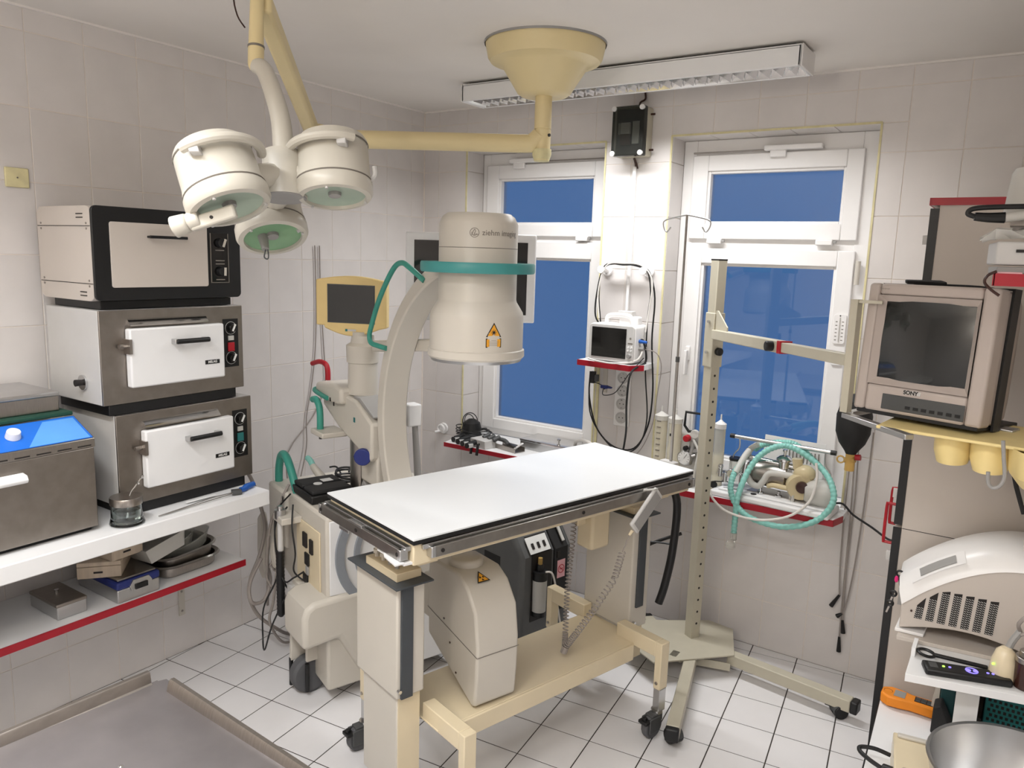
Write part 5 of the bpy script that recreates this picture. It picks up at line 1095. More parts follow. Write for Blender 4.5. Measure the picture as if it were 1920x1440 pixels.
bh = thing('breathing_hose', 'teal corrugated breathing hose coiled over the front of the ventilator', 'hose', (2.15, yh, .70))
hose([(1.965, -.13, .905), (1.953, -.19, .86), (1.955, yh, .80), (1.985, yh, .735), (2.06, yh - .01, .692), (2.195, yh - .01, .685), (2.315, yh, .735), (2.372, yh + .01, .82), (2.352, -.18, .895), (2.285, -.12, .945), (2.19, -.11, .995), (2.12, -.11, 1.00), (2.05, -.13, .955), (2.005, -.16, .875), (1.99, yh, .78), (1.985, yh, .69), (1.984, yh, .605)], .0125, 520, 'hose', tealhose_m, bh, True)
hose([(2.29, -.09, .93), (2.19, -.085, 1.005), (2.12, -.085, 1.012), (2.04, -.07, .985), (2.0, -.06, .955)], .012, 160, 'hose_upper_turn', tealhose_m, bh, True)
part('hose_sleeve', MB().tube([(1.985, -.09, .955), (1.972, -.12, .925), (1.958, -.185, .865)], .0145, 12, 3), milky_m, bh, world=True)
part('y_piece', MB().tube([(1.975, -.06, .93), (1.985, -.075, .96), (2.02, -.085, .985)], .012, 10, 3).tube([(1.985, -.07, .95), (2.0, -.055, .975), (2.04, -.05, .985)], .011, 10, 3), milky_m, bh, world=True)
part('hose_end', MB().cyl((1.984, yh, .61), (1.984, yh, .575), .014, n=14).cyl((1.99, yh - .01, .60), (1.995, yh - .014, .58), .008, n=10), clear_m, bh, world=True)
part('hose_mask_ring', MB().lathe([(.020, 0), (.022, .008), (.018, .03)], (1.972, yh, .535), (.1, 0, 1), 20, cap=False), clear_m, bh, world=True)
solo('white_tube', MB().tube([(1.86, -.215, .775), (1.885, -.235, .742), (1.96, -.255, .705), (2.09, -.26, .700), (2.21, -.25, .738), (2.283, -.225, .81), (2.298, -.19, .90), (2.285, -.17, .965)], .0055, 10, 6), wcable_m, 'thin white tube hanging in a bow below the teal breathing hose', 'hose')
solo('paper_sheet', MB().prism([(-.135, 0), (.135, 0), (.135, .165), (-.135, .172)], (2.13, .095, .82), (1, 0, 0), (0, .12, 1), (0, .002, 0)), printw_m, 'printed paper sheet standing behind the ventilator against the window', 'paper')
pp = [o for o in C.objects if o.name == 'paper_sheet'][0]
for k in range(9): part('print_line', MB().box(-.02 + .016 * k, -.015 + .016 * k, -.0125 + .0, -.012, .03, .12).xf(Matrix.Translation((0, .009, 0))), greyink_m, pp)
solo('mains_lead', MB().tube([(2.34, -.06, .77), (2.39, -.09, .79), (2.44, -.12, .76), (2.52, -.16, .735), (2.60, -.30, .745), (2.652, -.45, .80)], .0045, 8, 6), bcable_m, 'black mains lead running from the ventilator to the tall cabinet', 'cable')
# oxygen mask bag and grey leads hung right of the window
ab = thing('breathing_bag', 'black rubber breathing bag with amber valve hanging right of the window', 'bag', (2.412, -.16, .985))
part('bag', MB().lathe([(0, .04), (.020, .04), (.026, .052), (.050, .085), (.066, .13), (.068, .20), (.052, .26), (.02, .285), (0, .286)], n=24), rubber_m, ab)
part('valve', MB().cyl((0, 0, -.03), (0, 0, .045), .019, n=16).torus((-.035, -.005, .012), (0, 1, 0), .014, .0035, 18, 6).cyl((-.02, 0, .01), (.02, -.01, .02), .012, n=12), amber_m, ab)
part('valve_cap', MB().cyl((.02, -.01, .03), (.04, -.012, .033), .012, n=14), redp_m, ab)
for k, (pts, lab, tipz) in enumerate((
    ([(2.392, -.03, 1.00), (2.39, -.02, .75), (2.395, -.02, .50), (2.405, -.02, .36)], 'grey lead with black plug hanging highest beside the cabinet', .30),
    ([(2.42, -.03, 1.02), (2.425, -.02, .80), (2.42, -.02, .50), (2.428, -.02, .25)], 'grey lead with black plug, second lowest of the four beside the cabinet', .19),
    ([(2.47, -.03, 1.10), (2.465, -.02, .85), (2.455, -.02, .55), (2.44, -.02, .36), (2.425, -.02, .28)], 'grey lead bending left to its black plug beside the cabinet', .26),
    ([(2.408, -.03, 1.00), (2.415, -.02, .70), (2.418, -.02, .40), (2.422, -.02, .17)], 'grey lead with black plug hanging lowest beside the cabinet', .10))):
    t = thing('hanging_lead', lab, 'cable', pts[-1])
    part('lead', MB().tube([Vector(p) for p in pts], .0032, 7, 5), cable_m, t, world=True)
    p = Vector(pts[-1]); q = Vector((p.x + (-.03, .008, -.022, .004)[k], p.y, tipz))
    part('plug', MB().cyl(p, q, .005, .010, 10), black_m, t, world=True, bevel=.001)
# ------------------------------------------------------------------ oxygen concentrator on the floor under the right of the table
oc = thing('oxygen_concentrator', 'dark grey oxygen concentrator with humidifier bottle on the floor behind the operating table', 'concentrator', (1.09, -.575, 0), rad(76))
prof = [(-.19, .03), (-.19, .47), (-.075, .63), (.13, .63), (.19, .57), (.19, .03)]
part('case', MB().prism(prof, (-.16, 0, 0), (0, 1, 0), (0, 0, 1), (.32, 0, 0)), conc_m, oc, bevel=.022, seg=3)
part('recess', MB().prism([(-.1925, .16), (-.1925, .472), (-.14, .545), (-.12, .545), (-.17, .472), (-.17, .16)], (-.10, 0, 0), (0, 1, 0), (0, 0, 1), (.125, 0, 0)), ink_m, oc)
part('raised_panel', MB().prism([(-.200, .17), (-.200, .475), (-.10, .612), (-.085, .60), (-.185, .465), (-.185, .17)], (.038, 0, 0), (0, 1, 0), (0, 0, 1), (.085, 0, 0)), rubber_m, oc, bevel=.004)
bt = part('humidifier_bottle', MB().cyl((-.06, -.205, .19), (-.06, -.205, .36), .032, .034, 20), milky_m, oc)
part('bottle_lid', MB().cyl((-.06, -.205, .36), (-.06, -.205, .40), .035, n=20).cyl((-.06, -.205, .40), (-.06, -.205, .43), .016, n=14), black_m, bt)
part('bottle_nut', MB().cyl((-.06, -.205, .43), (-.06, -.205, .46), .010, n=8), amber_m, bt)
part('bottle_band', MB().cyl((-.06, -.205, .19), (-.06, -.205, .212), .0335, n=20), black_m, bt)
part('instruction_label', MB().prism([(-.1945, .482), (-.150, .5445), (-.1485, .543), (-.193, .481)], (-.11, 0, 0), (0, 1, 0), (0, 0, 1), (.125, 0, 0)), printw_m, oc)
for x in (-.09, -.055, -.02): part('label_sign', MB().prism([(-.183, .500), (-.168, .522), (-.1672, .5212), (-.1822, .4992)], (x, -.003, 0), (0, 1, 0), (0, 0, 1), (.014, 0, 0)), ink_m, oc)
part('flow_meter', MB().prism([(-.185, .505), (-.118, .598), (-.115, .592), (-.182, .50)], (.085, -.012, 0), (0, 1, 0), (0, 0, 1), (.016, 0, 0)), milky_m, oc)
part('flow_knob', MB().cyl((.085, -.115, .595), (.085, -.14, .612), .016, n=16), black_m, oc, bevel=.002)
part('power_switch', MB().box(.05, .07, -.204, -.198, .43, .46), ink_m, oc)
nsl = part('no_smoking_label', MB().box(.055, .105, -.2012, -.2002, .33, .415), pink_m, oc)
part('no_smoking_sign', MB().torus((.08, -.2016, .372), (0, 1, 0), .019, .0018, 24, 5).beam((.067, -.2016, .385), (.093, -.2016, .359), .001, .003).box(.070, .092, -.202, -.2014, .370, .374), redp_m, nsl)
part('grip_recess', MB().box(-.162, -.158, -.05, .06, .33, .44), rubber_m, oc, bevel=.01)
part('oxygen_tube', MB().tube([(-.06, -.24, .405), (-.03, -.25, .395), (.0, -.245, .33), (.03, -.235, .22), (.055, -.235, .12), (.07, -.235, .05)], .0045, 8, 5), wcable_m, oc)
for x in (-.12, .12):
    for y in (-.14, .14): part('caster', MB().cyl((x - .012, y, .02), (x + .012, y, .02), .02, n=14), black_m, oc)
# loose leads under the window wall
for k, (pts, r, lab) in enumerate((
    ([(1.34, -.30, .30), (1.46, -.22, .36), (1.60, -.20, .46), (1.72, -.15, .52)], .008, 'thick black lead rising to the right behind the coiled cord'),
    ([(1.34, -.34, .26), (1.44, -.26, .38), (1.56, -.22, .46), (1.70, -.18, .47)], .0045, 'thin black lead arching above the thick one behind the table'),
    ([(1.45, -.14, .66), (1.50, -.16, .52), (1.56, -.18, .38), (1.58, -.20, .22), (1.575, -.22, .02)], .0045, 'black lead dropping to the floor behind the coiled cord'))):
    solo('floor_lead', MB().tube(pts, r, 8, 5), bcable_m, lab, 'cable')

# ------------------------------------------------------------------ steel lift stand carrying the tube television
ls = thing('lift_stand', 'grey-beige square-tube stand with perforated post and V-shaped wheeled base by the right window', 'stand', (1.847, -.275, 0))
X = Vector; b0 = (1.847, -.275)
pl = part('base_plate', MB().prism([(1.56, -.30), (1.62, -.50), (1.80, -.60), (2.06, -.33), (1.98, -.10), (1.86, -.08)], (0, 0, .094), (1, 0, 0), (0, 1, 0), (0, 0, .006)), stand_m, ls, world=True, bevel=.001)
part('plate_lip', MB().beam((1.60, -.47, .045), (2.05, -.345, .045), .004, .035), stand_m, pl, world=True)
part('plate_lug', MB().box(1.83, 1.86, -.50, -.45, .094, .10).beam((1.86, -.475, .068), (1.86, -.475, .094), .03, .006, (0, 1, 0)), stand_m, pl, world=True)
cs_ = math.hypot
def bleg(p0, p1):
    p0, p1 = Vector(p0), Vector(p1); d = (p1 - p0).normalized()
    l = part('base_leg', MB().beam(p0, p1, .05, .05), stand_m, ls, world=True, bevel=.004)
    part('end_cap', MB().beam(p1, p1 + d * .028, .051, .051), black_m, l, world=True, bevel=.006)
    n = d.cross(Vector((0, 0, 1))); c = p1 - d * .045; a = (n * .7 + d * .7).normalized()
    c = Vector((c.x, c.y, .028))
    w_ = part('caster', MB().cyl(c - a * .027, c - a * .004, .028, n=22).cyl(c + a * .004, c + a * .027, .028, n=22), black_m, l, world=True, bevel=.003)
    part('caster_hood', MB().lathe([(.030, -.024), (.030, .024)], c, a, 20, cap=False, ang=pi, a0=0).cyl(c + Vector((0, 0, .02)), Vector((c.x, c.y, .05)), .007, n=8), dgrey_m, l, world=True)
    part('brake_tab', MB().obox(c - d * .038 + Vector((0, 0, .012)), d, n, (0, 0, 1), .014, .016, .005), black_m, l, world=True, bevel=.002)
bleg((2.03, -.30, .068), (2.545, -.375, .068)); bleg((1.90, -.42, .068), (2.035, -.965, .068)); bleg((1.70, -.30, .068), (1.60, -.20, .068))
pd = Vector((.86, -.51, 0)); pn = Vector((.51, .86, 0))    # post faces
post = part('post', MB().obox((1.847, -.275, .94), pd, pn, (0, 0, 1), .024, .024, .846), stand_m, ls, world=True, bevel=.003)
part('post_cap', MB().obox((1.847, -.275, 1.788), pd, pn, (0, 0, 1), .024, .024, .003), black_m, post, world=True)
for k in range(25):
    z = .17 + .0565 * k
    if 1.33 < z < 1.56: continue
    q = Vector((1.847, -.275, z)) + pd * .0238
    part('post_hole', MB().cyl(q, q + pd * .0006, .0055, n=10), ink_m, post, world=True)
slv = part('slide_sleeve', MB().obox((1.847, -.275, 1.452), pd, pn, (0, 0, 1), .029, .029, .115), stand_m, ls, world=True, bevel=.003)
for z in (1.40, 1.53): q = Vector((1.847, -.275, z)) - pn * .029; part('grub_screw', MB().cyl(q, q - pn * .010, .006, n=8), chrome_m, slv, world=True)
q = Vector((1.847, -.275, 1.405)) + pd * .029; part('clamp_knob', MB().cyl(q, q + pd * .02, .017, n=18), black_m, slv, world=True, bevel=.003)
a0 = Vector((1.865, -.305, 1.478)); a1 = Vector((2.285, -.875, 1.508)); a2 = Vector((2.552, -1.238, 1.527)); ad = (a1 - a0).normalized()
part('arm', MB().beam(a0, a1, .040, .040), stand_m, ls, world=True, bevel=.003)
part('gusset', MB().prism([(0, .02), (.0, .10), (.02, .10), (.15, .036), (.15, .02)], a0 - Vector((0, 0, 0)), ad, (0, 0, 1), ad.cross(Vector((0, 0, 1))) * .005), stand_m, ls, world=True)
part('arm_extension', MB().beam(a1, a2, .032, .032), stand_m, ls, world=True, bevel=.002)
part('arm_end_band', MB().beam(a1 - ad * .004, a1 + ad * .022, .0415, .0415), redp_m, ls, world=True, label='red plastic band')
nn = ad.cross(Vector((0, 0, 1))).normalized(); q = a1 - ad * .04
part('clamp_knob', MB().cyl(q + nn * .02, q + nn * .045, .017, n=18), black_m, ls, world=True, bevel=.003)
tz = Vector((2.555, -1.240, 0)); br_r = Vector((.951, -.309, 0)); br_b = Vector((.309, .951, 0))
part('tray_upright', MB().beam(tz + Vector((0, 0, 1.385)), tz + Vector((0, 0, 1.69)), .026, .020, br_r), stand_m, ls, world=True)
part('tray_tab', MB().beam(tz + Vector((0, 0, 1.685)), tz + br_r * .06 + br_b * .02 + Vector((0, 0, 1.685)), .02, .008), stand_m, ls, world=True)
fr_ = part('tray_rail', MB().beam(tz + Vector((0, 0, 1.376)), tz + br_r * .225 - br_b * .115 + Vector((0, 0, 1.374)), .024, .014), alu_m, ls, world=True, bevel=.002)
part('tray_rail', MB().beam(tz + br_b * .02 + Vector((0, 0, 1.377)), tz + br_b * .30 + Vector((0, 0, 1.377)), .024, .014), alu_m, ls, world=True, bevel=.002)
part('tray_rail', MB().beam(tz + br_b * .16 + Vector((0, 0, 1.383)), tz + br_b * .16 + br_r * .36 + Vector((0, 0, 1.383)), .05, .008), alu_m, ls, world=True, bevel=.002)

# ------------------------------------------------------------------ television
TL = Vector((2.576, -1.236, 1.40))    # lower front left corner
tv = thing('tube_television', 'grey tube television with dark curved screen strapped on the lift stand tray', 'television', tuple(TL + br_r * .155 + br_b * .16), rad(-18))
tilt = Matrix.Translation((0, -.16, 0)) @ Matrix.Rotation(rad(-4), 4, 'X') @ Matrix.Translation((0, .16, 0))
W2, HH = .158, .336
bez = MB(); ring(bez, -W2, W2, 0, HH, -.128, .120, .072, .306, -.165, -.105)
part('bezel', bez.xf(tilt), tvgrey_m, tv, bevel=.008, seg=3)
mb = MB()   # chamfered screen surround
o_ = [(-.128, .072), (.120, .072), (.120, .306), (-.128, .306)]; i_ = [(-.112, .090), (.106, .090), (.106, .290), (-.112, .290)]
mb.add([(x, -.1655, z) for x, z in o_] + [(x, -.150, z) for x, z in i_], [(k, (k + 1) % 4, 4 + (k + 1) % 4, 4 + k) for k in range(4)])
part('screen_surround', mb.xf(tilt), tvgrey_m, tv, smooth=0)
N = 10; vs = []; fs = []
for i in range(N + 1):
    for j in range(N + 1):
        u, v = i / N * 2 - 1, j / N * 2 - 1; vs.append((-.003 + u * .112, -.1445 - .010 * (1 - u * u) * 1 - .006 * (1 - v * v), .19 + v * .103))
for i in range(N):
    for j in range(N): a = i * (N + 1) + j; fs.append((a, a + N + 1, a + N + 2, a + 1))
part('screen', MB().add(vs, fs).xf(tilt), tvscreen_m, tv)
cp_ = part('control_flap', MB().box(-.082, .120, -.1675, -.165, .010, .050).xf(tilt), dgrey_m, tv, bevel=.002)
for k in range(7): part('button', MB().box(-.02 + .02 * k, -.008 + .02 * k, -.169, -.1675, .018, .026).xf(tilt), black_m, cp_)
part('base_edge', MB().box(-W2 + .01, W2 - .006, -.162, .10, -.008, .004).xf(tilt), black_m, tv, bevel=.002)
part('name_badge', MB().box(-.03, .012, -.1662, -.165, .056, .066).xf(tilt), lgrey_m, tv)
tmx = rootmat(tv)
text('lettering', 'SONY', .0135, tmx @ (tilt @ Vector((-.012, -.1664, .0605))), tmx.to_3x3() @ Vector((1, 0, 0)), (0, 0, 1), ink_m, tv, bold=.0006)
text('lettering', 'Trinitron', .007, tmx @ (tilt @ Vector((-.115, -.1664, .322))), tmx.to_3x3() @ Vector((1, 0, 0)), (0, 0, 1), greyink_m, tv)
mb = MB(); f0 = [(-W2 + .003, .004), (W2 - .003, .004), (W2 - .003, HH - .003), (-W2 + .003, HH - .003)]; f1 = [(-.135, .01), (.135, .01), (.135, .31), (-.135, .31)]; f2 = [(-.095, .04), (.095, .04), (.095, .25), (-.095, .25)]
lv = [(f0, -.105), (f0, -.04), (f1, .05), (f2, .18)]
mb.add([(x, y, z) for pts, y in lv for x, z in pts], [(q * 4 + k, q * 4 + (k + 1) % 4, q * 4 + 4 + (k + 1) % 4, q * 4 + 4 + k) for q in range(3) for k in range(4)] + [(12, 13, 14, 15)])
part('rear_case', mb.xf(tilt), tvgrey_m, tv, bevel=.006)
part('strap', MB().box(W2 - .003, W2 + .003, -.09, -.045, -.01, HH + .004).box(-W2, W2, -.09, -.055, HH, HH + .004).xf(tilt), black_m, tv, label='black strap round the case')
part('strap_buckle', MB().prism([(-.06, 0), (.04, 0), (.02, .012), (-.07, .008)], (-.03, -.10, HH + .003), (1, 0, 0), (0, .9, .4), (0, -.004, .01)).xf(tilt), black_m, tv, bevel=.002)
part('antenna_lead', MB().tube([(-.09, -.06, HH + .006), (-.0, -.07, HH + .007), (.1, -.08, HH + .004), (.15, -.04, HH - .01)], .003, 6).xf(tilt), black_m, tv)
# yellow moulded tray below it
yp = thing('moulded_tray', 'pale yellow moulded plastic tray projecting below the television', 'tray', (2.86, -1.30, 1.288), rad(-8))
part('flange', MB().box(-.20, .30, -.09, .20, .086, .094), ylwpl_m, yp, bevel=.003)
for (xa, xb, dz) in ((-.085, .0, .012), (-.005, .085, .006), (.08, .30, -.004)):
    mb = MB(); mb.lathe([(.0, dz - .0), (.5 * (xb - xa) * .8, dz), (.5 * (xb - xa), dz + .03), (.5 * (xb - xa) * 1.05, .09)], (0, 0, 0), (0, 0, 1), 28, cap=False)
    mb.v = [Vector(((xa + xb) / 2 + q.x * 1.0, .02 + q.y * 1.6, q.z)) for q in mb.v]
    part('pocket', mb, ylwpl_m, yp)
solo('wire_hook', MB().tube([(2.922, -1.440, 1.40), (2.928, -1.443, 1.36), (2.934, -1.445, 1.32), (2.928, -1.446, 1.298), (2.915, -1.446, 1.290), (2.905, -1.446, 1.300), (2.902, -1.446, 1.325)], .0042, 8, 5), grey_m, 'grey wire hook hanging over the yellow moulded tray', 'hook')
solo('strap_end', MB().tube([(2.95, -1.25, 1.30), (2.962, -1.25, 1.255), (2.985, -1.25, 1.19)], .006, 6, 2), black_m, 'black strap end dangling below the yellow moulded tray', 'strap')

# ------------------------------------------------------------------ tall cabinet on the right
PX, PY = 2.672, -.80
tc = thing('tall_cabinet', 'tall grey-white cabinet with red top edge and black door edge on the right', 'cabinet', (PX + .5, PY / 2, 0))
part('body', MB().box(PX + .012, 3.90, PY, -.004, .06, 1.965), panel_m, tc, world=True, bevel=.001)
part('plinth', MB().box(PX + .03, 3.90, PY + .02, -.01, 0, .06), black_m, tc, world=True)
part('top_board', MB().box(PX - .012, 3.90, PY - .003, -.003, 1.965, 1.985), panel_m, tc, world=True)
part('top_edge', MB().box(PX - .013, 3.90, PY - .006, PY - .003, 1.964, 1.986).box(PX - .016, PX - .012, PY - .006, -.003, 1.964, 1.986), red_m, tc, world=True, label='red edge band')
part('side_seam', MB().box(PX + .012, 3.9, PY - .0006, PY, .953, .955), ink_m, tc, world=True)
for (z0, z1) in ((.965, 1.955), (.065, .955)):
    d = part('door', MB().box(PX - .010, PX + .010, PY + .003, -.02, z0, z1), panel_m, tc, world=True, bevel=.001)
    part('edge_band', MB().box(PX - .012, PX + .012, PY - .003, PY + .003, z0, z1), black_m, d, world=True, label='black door edge')
    zc = (z0 + .055) if z0 > .5 else z1 - .055
    z_a, z_b = (.985, 1.075) if z0 > .5 else (.905, .96)
hd3 = part('door_handle', MB().tube([(PX - .01, PY + .03, 1.02), (PX - .035, PY + .03, 1.02), (PX - .040, PY + .03, 1.01), (PX - .040, PY + .03, .90), (PX - .035, PY + .03, .89), (PX - .01, PY + .03, .89)], .005, 8, 2), redp_m, tc, world=True, label='red bow handle')
part('door_handle', MB().tube([(PX - .01, PY + .10, 1.055), (PX - .03, PY + .10, 1.055), (PX - .036, PY + .10, 1.045), (PX - .036, PY + .10, .945), (PX - .03, PY + .10, .935), (PX - .01, PY + .10, .935)], .005, 8, 2), redp_m, tc, world=True, label='red bow handle')
for z in (1.862, 1.065, .855): part('edge_clip', MB().box(PX - .024, PX - .010, PY - .001, PY + .012, z - .014, z + .014), lgrey_m, tc, world=True)

# ------------------------------------------------------------------ step bench with open compartment in front of the cabinet
be = thing('step_bench', 'white stepped bench with an open compartment in front of the tall cabinet', 'bench', (3.05, -1.2, 0))
part('worktop', MB().prism([(2.685, -.808), (2.722, -1.75), (3.60, -1.75), (3.60, -.808)][::-1], (0, 0, .375), (1, 0, 0), (0, 1, 0), (0, 0, .025)), white_m, be, world=True, bevel=.001)
part('edge_band', MB().beam((2.684, -.81, .3875), (2.721, -1.75, .3875), .004, .026), black_m, be, world=True)
part('cupboard', MB().prism([(2.70, -.815), (2.735, -1.74), (3.60, -1.74), (3.60, -.815)][::-1], (0, 0, .05), (1, 0, 0), (0, 1, 0), (0, 0, .325)), white_m, be, world=True)
part('cupboard_edge', MB().beam((2.70, -.83, .21), (2.735, -1.74, .21), .004, .32), black_m, be, world=True)
rs = part('riser', MB().prism([(2.895, -1.15), (2.95, -1.15), (2.95, -.82), (2.895, -.82)], (0, 0, .40), (1, 0, 0), (0, 1, 0), (0, 0, .288)), white_m, be, world=True, bevel=.001)
part('riser_shelf', MB().prism([(2.777, -1.285), (3.50, -1.12), (3.50, -.81), (2.777, -.81)], (0, 0, .688), (1, 0, 0), (0, 1, 0), (0, 0, .022)), white_m, be, world=True, bevel=.001)
part('compartment_wall', MB().box(2.777, 2.787, -1.17, -1.10, .71, .735), white_m, be, world=True)
part('compartment_top', MB().prism([(2.73, -1.09), (3.50, -1.0), (3.50, -.81), (2.73, -.81)], (0, 0, .7105), (1, 0, 0), (0, 1, 0), (0, 0, .0115)), panel_m, be, world=True, bevel=.001)
part('far_support', MB().box(3.44, 3.50, -1.1, -.82, .40, .688), white_m, be, world=True)

# film processor with curved top and vent grilles
fp = thing('film_processor', 'large curved grey-white desktop unit with vent grilles and a small window on the right bench', 'machine', (2.95, -.95, .7225), rad(3))
def curve(x): # top of the front face along x
    t = min(1, max(0, (x + .22) / .30)); return .10 + .165 * sin(t * pi / 2) ** .85
xs = [-.225 + .02 * k for k in range(35)]
front = [(x, .012 + .030 * sin(pi * min(1, (x + .225) / .34)) if x < .115 else .012) for x in xs[::-1]]
poly = [(x, curve(x) - .012) for x in xs] + front
part('side_face', MB().prism(poly, (0, -.095, 0), (1, 0, 0), (0, 0, 1), (0, .21, 0)), panel_m, fp, bevel=.003)
# curved hood: strip following the curve
mb = MB(); m_ = len(xs)
secs = []
for i, x in enumerate(xs):
    z = curve(x); dz = (curve(x + .01) - curve(x - .01)) / .02; L = math.hypot(1, dz); nx, nz = -dz / L, 1 / L
    secs.append([Vector((x, -.10, z - .014)), Vector((x + nx * .028, -.085, z - .014 + nz * .034)), Vector((x + nx * .045, -.02, z + nz * .050 - .01)), Vector((x + nx * .045, .11, z + nz * .05 - .01)), Vector((x, .11, z - .014))])
mb.add([q for s_ in secs for q in s_], [(i * 5 + k, i * 5 + 5 + k, i * 5 + 5 + (k + 1) % 5, i * 5 + (k + 1) % 5) for i in range(m_ - 1) for k in range(5)] + [(4, 3, 2, 1, 0), tuple(5 * (m_ - 1) + k for k in range(5))])
hood = part('hood', mb, pvc_m, fp, label='white curved hood', smooth=50)
i0, i1 = 4, 11
def hp_(i, f, up):
    s_ = secs[i]; return s_[1].lerp(s_[2], f) + Vector((0, -.002 * up, .0012 * up))
wm = MB()
for lo_, hi_, a, b, up, m, nm in ((.0, .92, 2, 8, 1, pvc_m, 'window_frame'), (.20, .74, 3, 7, 2, grey_m, 'window')):
    q = MB(); vs = []
    for i in range(a, b + 1): vs += [hp_(i, lo_, up), hp_(i, hi_, up)]
    q.add(vs, [(2 * k, 2 * k + 2, 2 * k + 3, 2 * k + 1) for k in range(b - a)]); part(nm, q, m, hood)
for k in range(7):
    x0 = -.190 + .0292 * k; zt = min(curve(x0) - .036, .150); zt2 = min(curve(x0 + .024) - .036, .153)
    if k == 0: zt -= .006
    g = part('vent_grille', MB().prism([(x0, .052), (x0 + .020, .052), (x0 + .025, zt2), (x0 + .005, zt)], (0, -.0958, 0), (1, 0, 0), (0, 0, 1), (0, .002, 0)), ink_m, fp)
    mb = MB(); nrow = int((zt - .054) / .0062)
    for r_ in range(nrow):
        zz = .0555 + r_ * .0062; sl = .05 * (zz - .052)
        for c_2 in range(3): xx = x0 + .0015 + c_2 * .0068 + sl; mb.obox((xx + .002, -.0966, zz), (1, 0, -.45), (0, 1, 0), (.45, 0, 1), .0029, .0006, .0007)
    part('grille_mesh', mb, lgrey_m, g, smooth=0, kind='stuff')
part('foot_plate', MB().prism([(-.235, -.10), (-.16, -.10), (-.14, .09), (-.22, .09)], (0, 0, 0), (1, 0, 0), (0, 1, 0), (0, 0, .010)), pvc_m, fp, bevel=.002)
part('case_screw', MB().cyl((-.198, -.095, .072), (-.198, -.099, .072), .003, n=10), brown_m, fp)
kr = thing('key_bunch', 'bunch of black-headed keys hanging in a lock at the left side of the curved unit', 'keys', (2.712, -.93, .80))
part('lock', MB().cyl((.02, -.012, 0.0), (-.004, -.012, 0), .009, n=14).box(-.002, .014, -.02, -.004, -.04, .0), grey_m, kr)
for (dx, dz, a) in ((-.016, -.012, 20), (-.022, -.045, 15)):
    part('key_head', MB().torus((dx, -.012, dz), (0, 1, 0), .008, .0035, 14, 6), black_m, kr)
    part('key_blade', MB().beam((dx - .002, -.012, dz - .01), (dx - .008, -.012, dz - .032), .003, .005), steel_m, kr)
t_ = thing('marker_pens', 'black and pink clip-on marker at the left side of the curved unit', 'marker', (2.708, -.955, .842))
part('black_clip', MB().torus((0, 0, .018), (0, 1, 0), .009, .0035, 14, 6).beam((.0, 0, .012), (.006, 0, -.018), .008, .008), black_m, t_)
part('pink_tab', MB().sph((-.007, -.004, .0), .0085, 10, .7, .8, 1.3), mat('pink_plastic', (224, 40, 120), .4), t_)
# things in the compartment
rc = thing('remote_control', 'long black remote control with violet backlit keys in the bench compartment', 'remote', (2.912, -1.205, .7105), math.atan2(.06, .19))
part('case', MB().box(-.103, .103, -.027, .027, 0, .019), black_m, rc, bevel=.006)
for k, x in enumerate((-.055, -.04, .005, .02, .05, .062, .074)):
    part('key', MB().cyl((x, .0, .019), (x, .0, .0205), .0055 if k in (2, 3) else .0035, n=12), ledg_m if k == 0 else ledb_m, rc)
part('key_ring', MB().torus((.012, 0, .0195), (0, 0, 1), .014, .0016, 24, 5), ledb_m, rc)
part('key_row', MB().box(-.09, -.07, -.014, .014, .019, .0202), dgrey_m, rc, bevel=.001)
part('red_key', MB().cyl((.092, .004, .019), (.092, .004, .0205), .0045, n=12), redp_m, rc)
sc_ = thing('scissors_case', 'black-handled bandage scissors lying behind the remote control', 'scissors', (2.895, -1.135, .7105), math.atan2(.05, .19))
part('finger_ring', MB().torus((-.085, 0, .014), (.1, 0, 1), .021, .0045, 22, 7), black_m, sc_)
part('blade_sheath', MB().beam((-.066, -.004, .014), (.06, -.022, .012), .014, .008), black_m, sc_, bevel=.002)
solo('pen', MB().cyl((2.93, -1.155, .716), (3.005, -1.14, .716), .004, n=8), lgrey_m, 'slim grey pen lying beside the remote control keys', 'pen')
ps = thing('probe_holder', 'cream palm-sized probe holder with green light standing at the right end of the compartment', 'device', (2.992, -1.155, .7105), rad(10))
part('body', MB().lathe([(0, 0), (.030, 0), (.034, .01), (.030, .05), (.022, .078), (.012, .088), (0, .09)], n=22), cream2_m, ps)
part('indicator', MB().cyl((-.026, -.018, .045), (-.029, -.021, .045), .003, n=8), ledg_m, ps)
part('grip', MB().tube([(.0, 0, .06), (.012, .01, .10), (.03, .02, .13)], .009, 8, 3), grey_m, ps)
part('cable', MB().tube([(.03, .02, .13), (.02, .0, .16), (.045, .0, .19), (.06, .01, .15), (.03, .01, .125)], .005, 8, 5), cable_m, ps)
bj = thing('brown_jar', 'brown jar with steel lid at the right edge of the frame', 'jar', (3.045, -1.17, .7105))
part('jar', MB().cyl((0, 0, 0), (0, 0, .07), .03, n=22), brown_m, bj, bevel=.003)
part('lid', MB().cyl((0, 0, .07), (0, 0, .085), .032, n=22).cyl((0, 0, .085), (0, 0, .10), .024, n=20), steel_m, bj, bevel=.002)
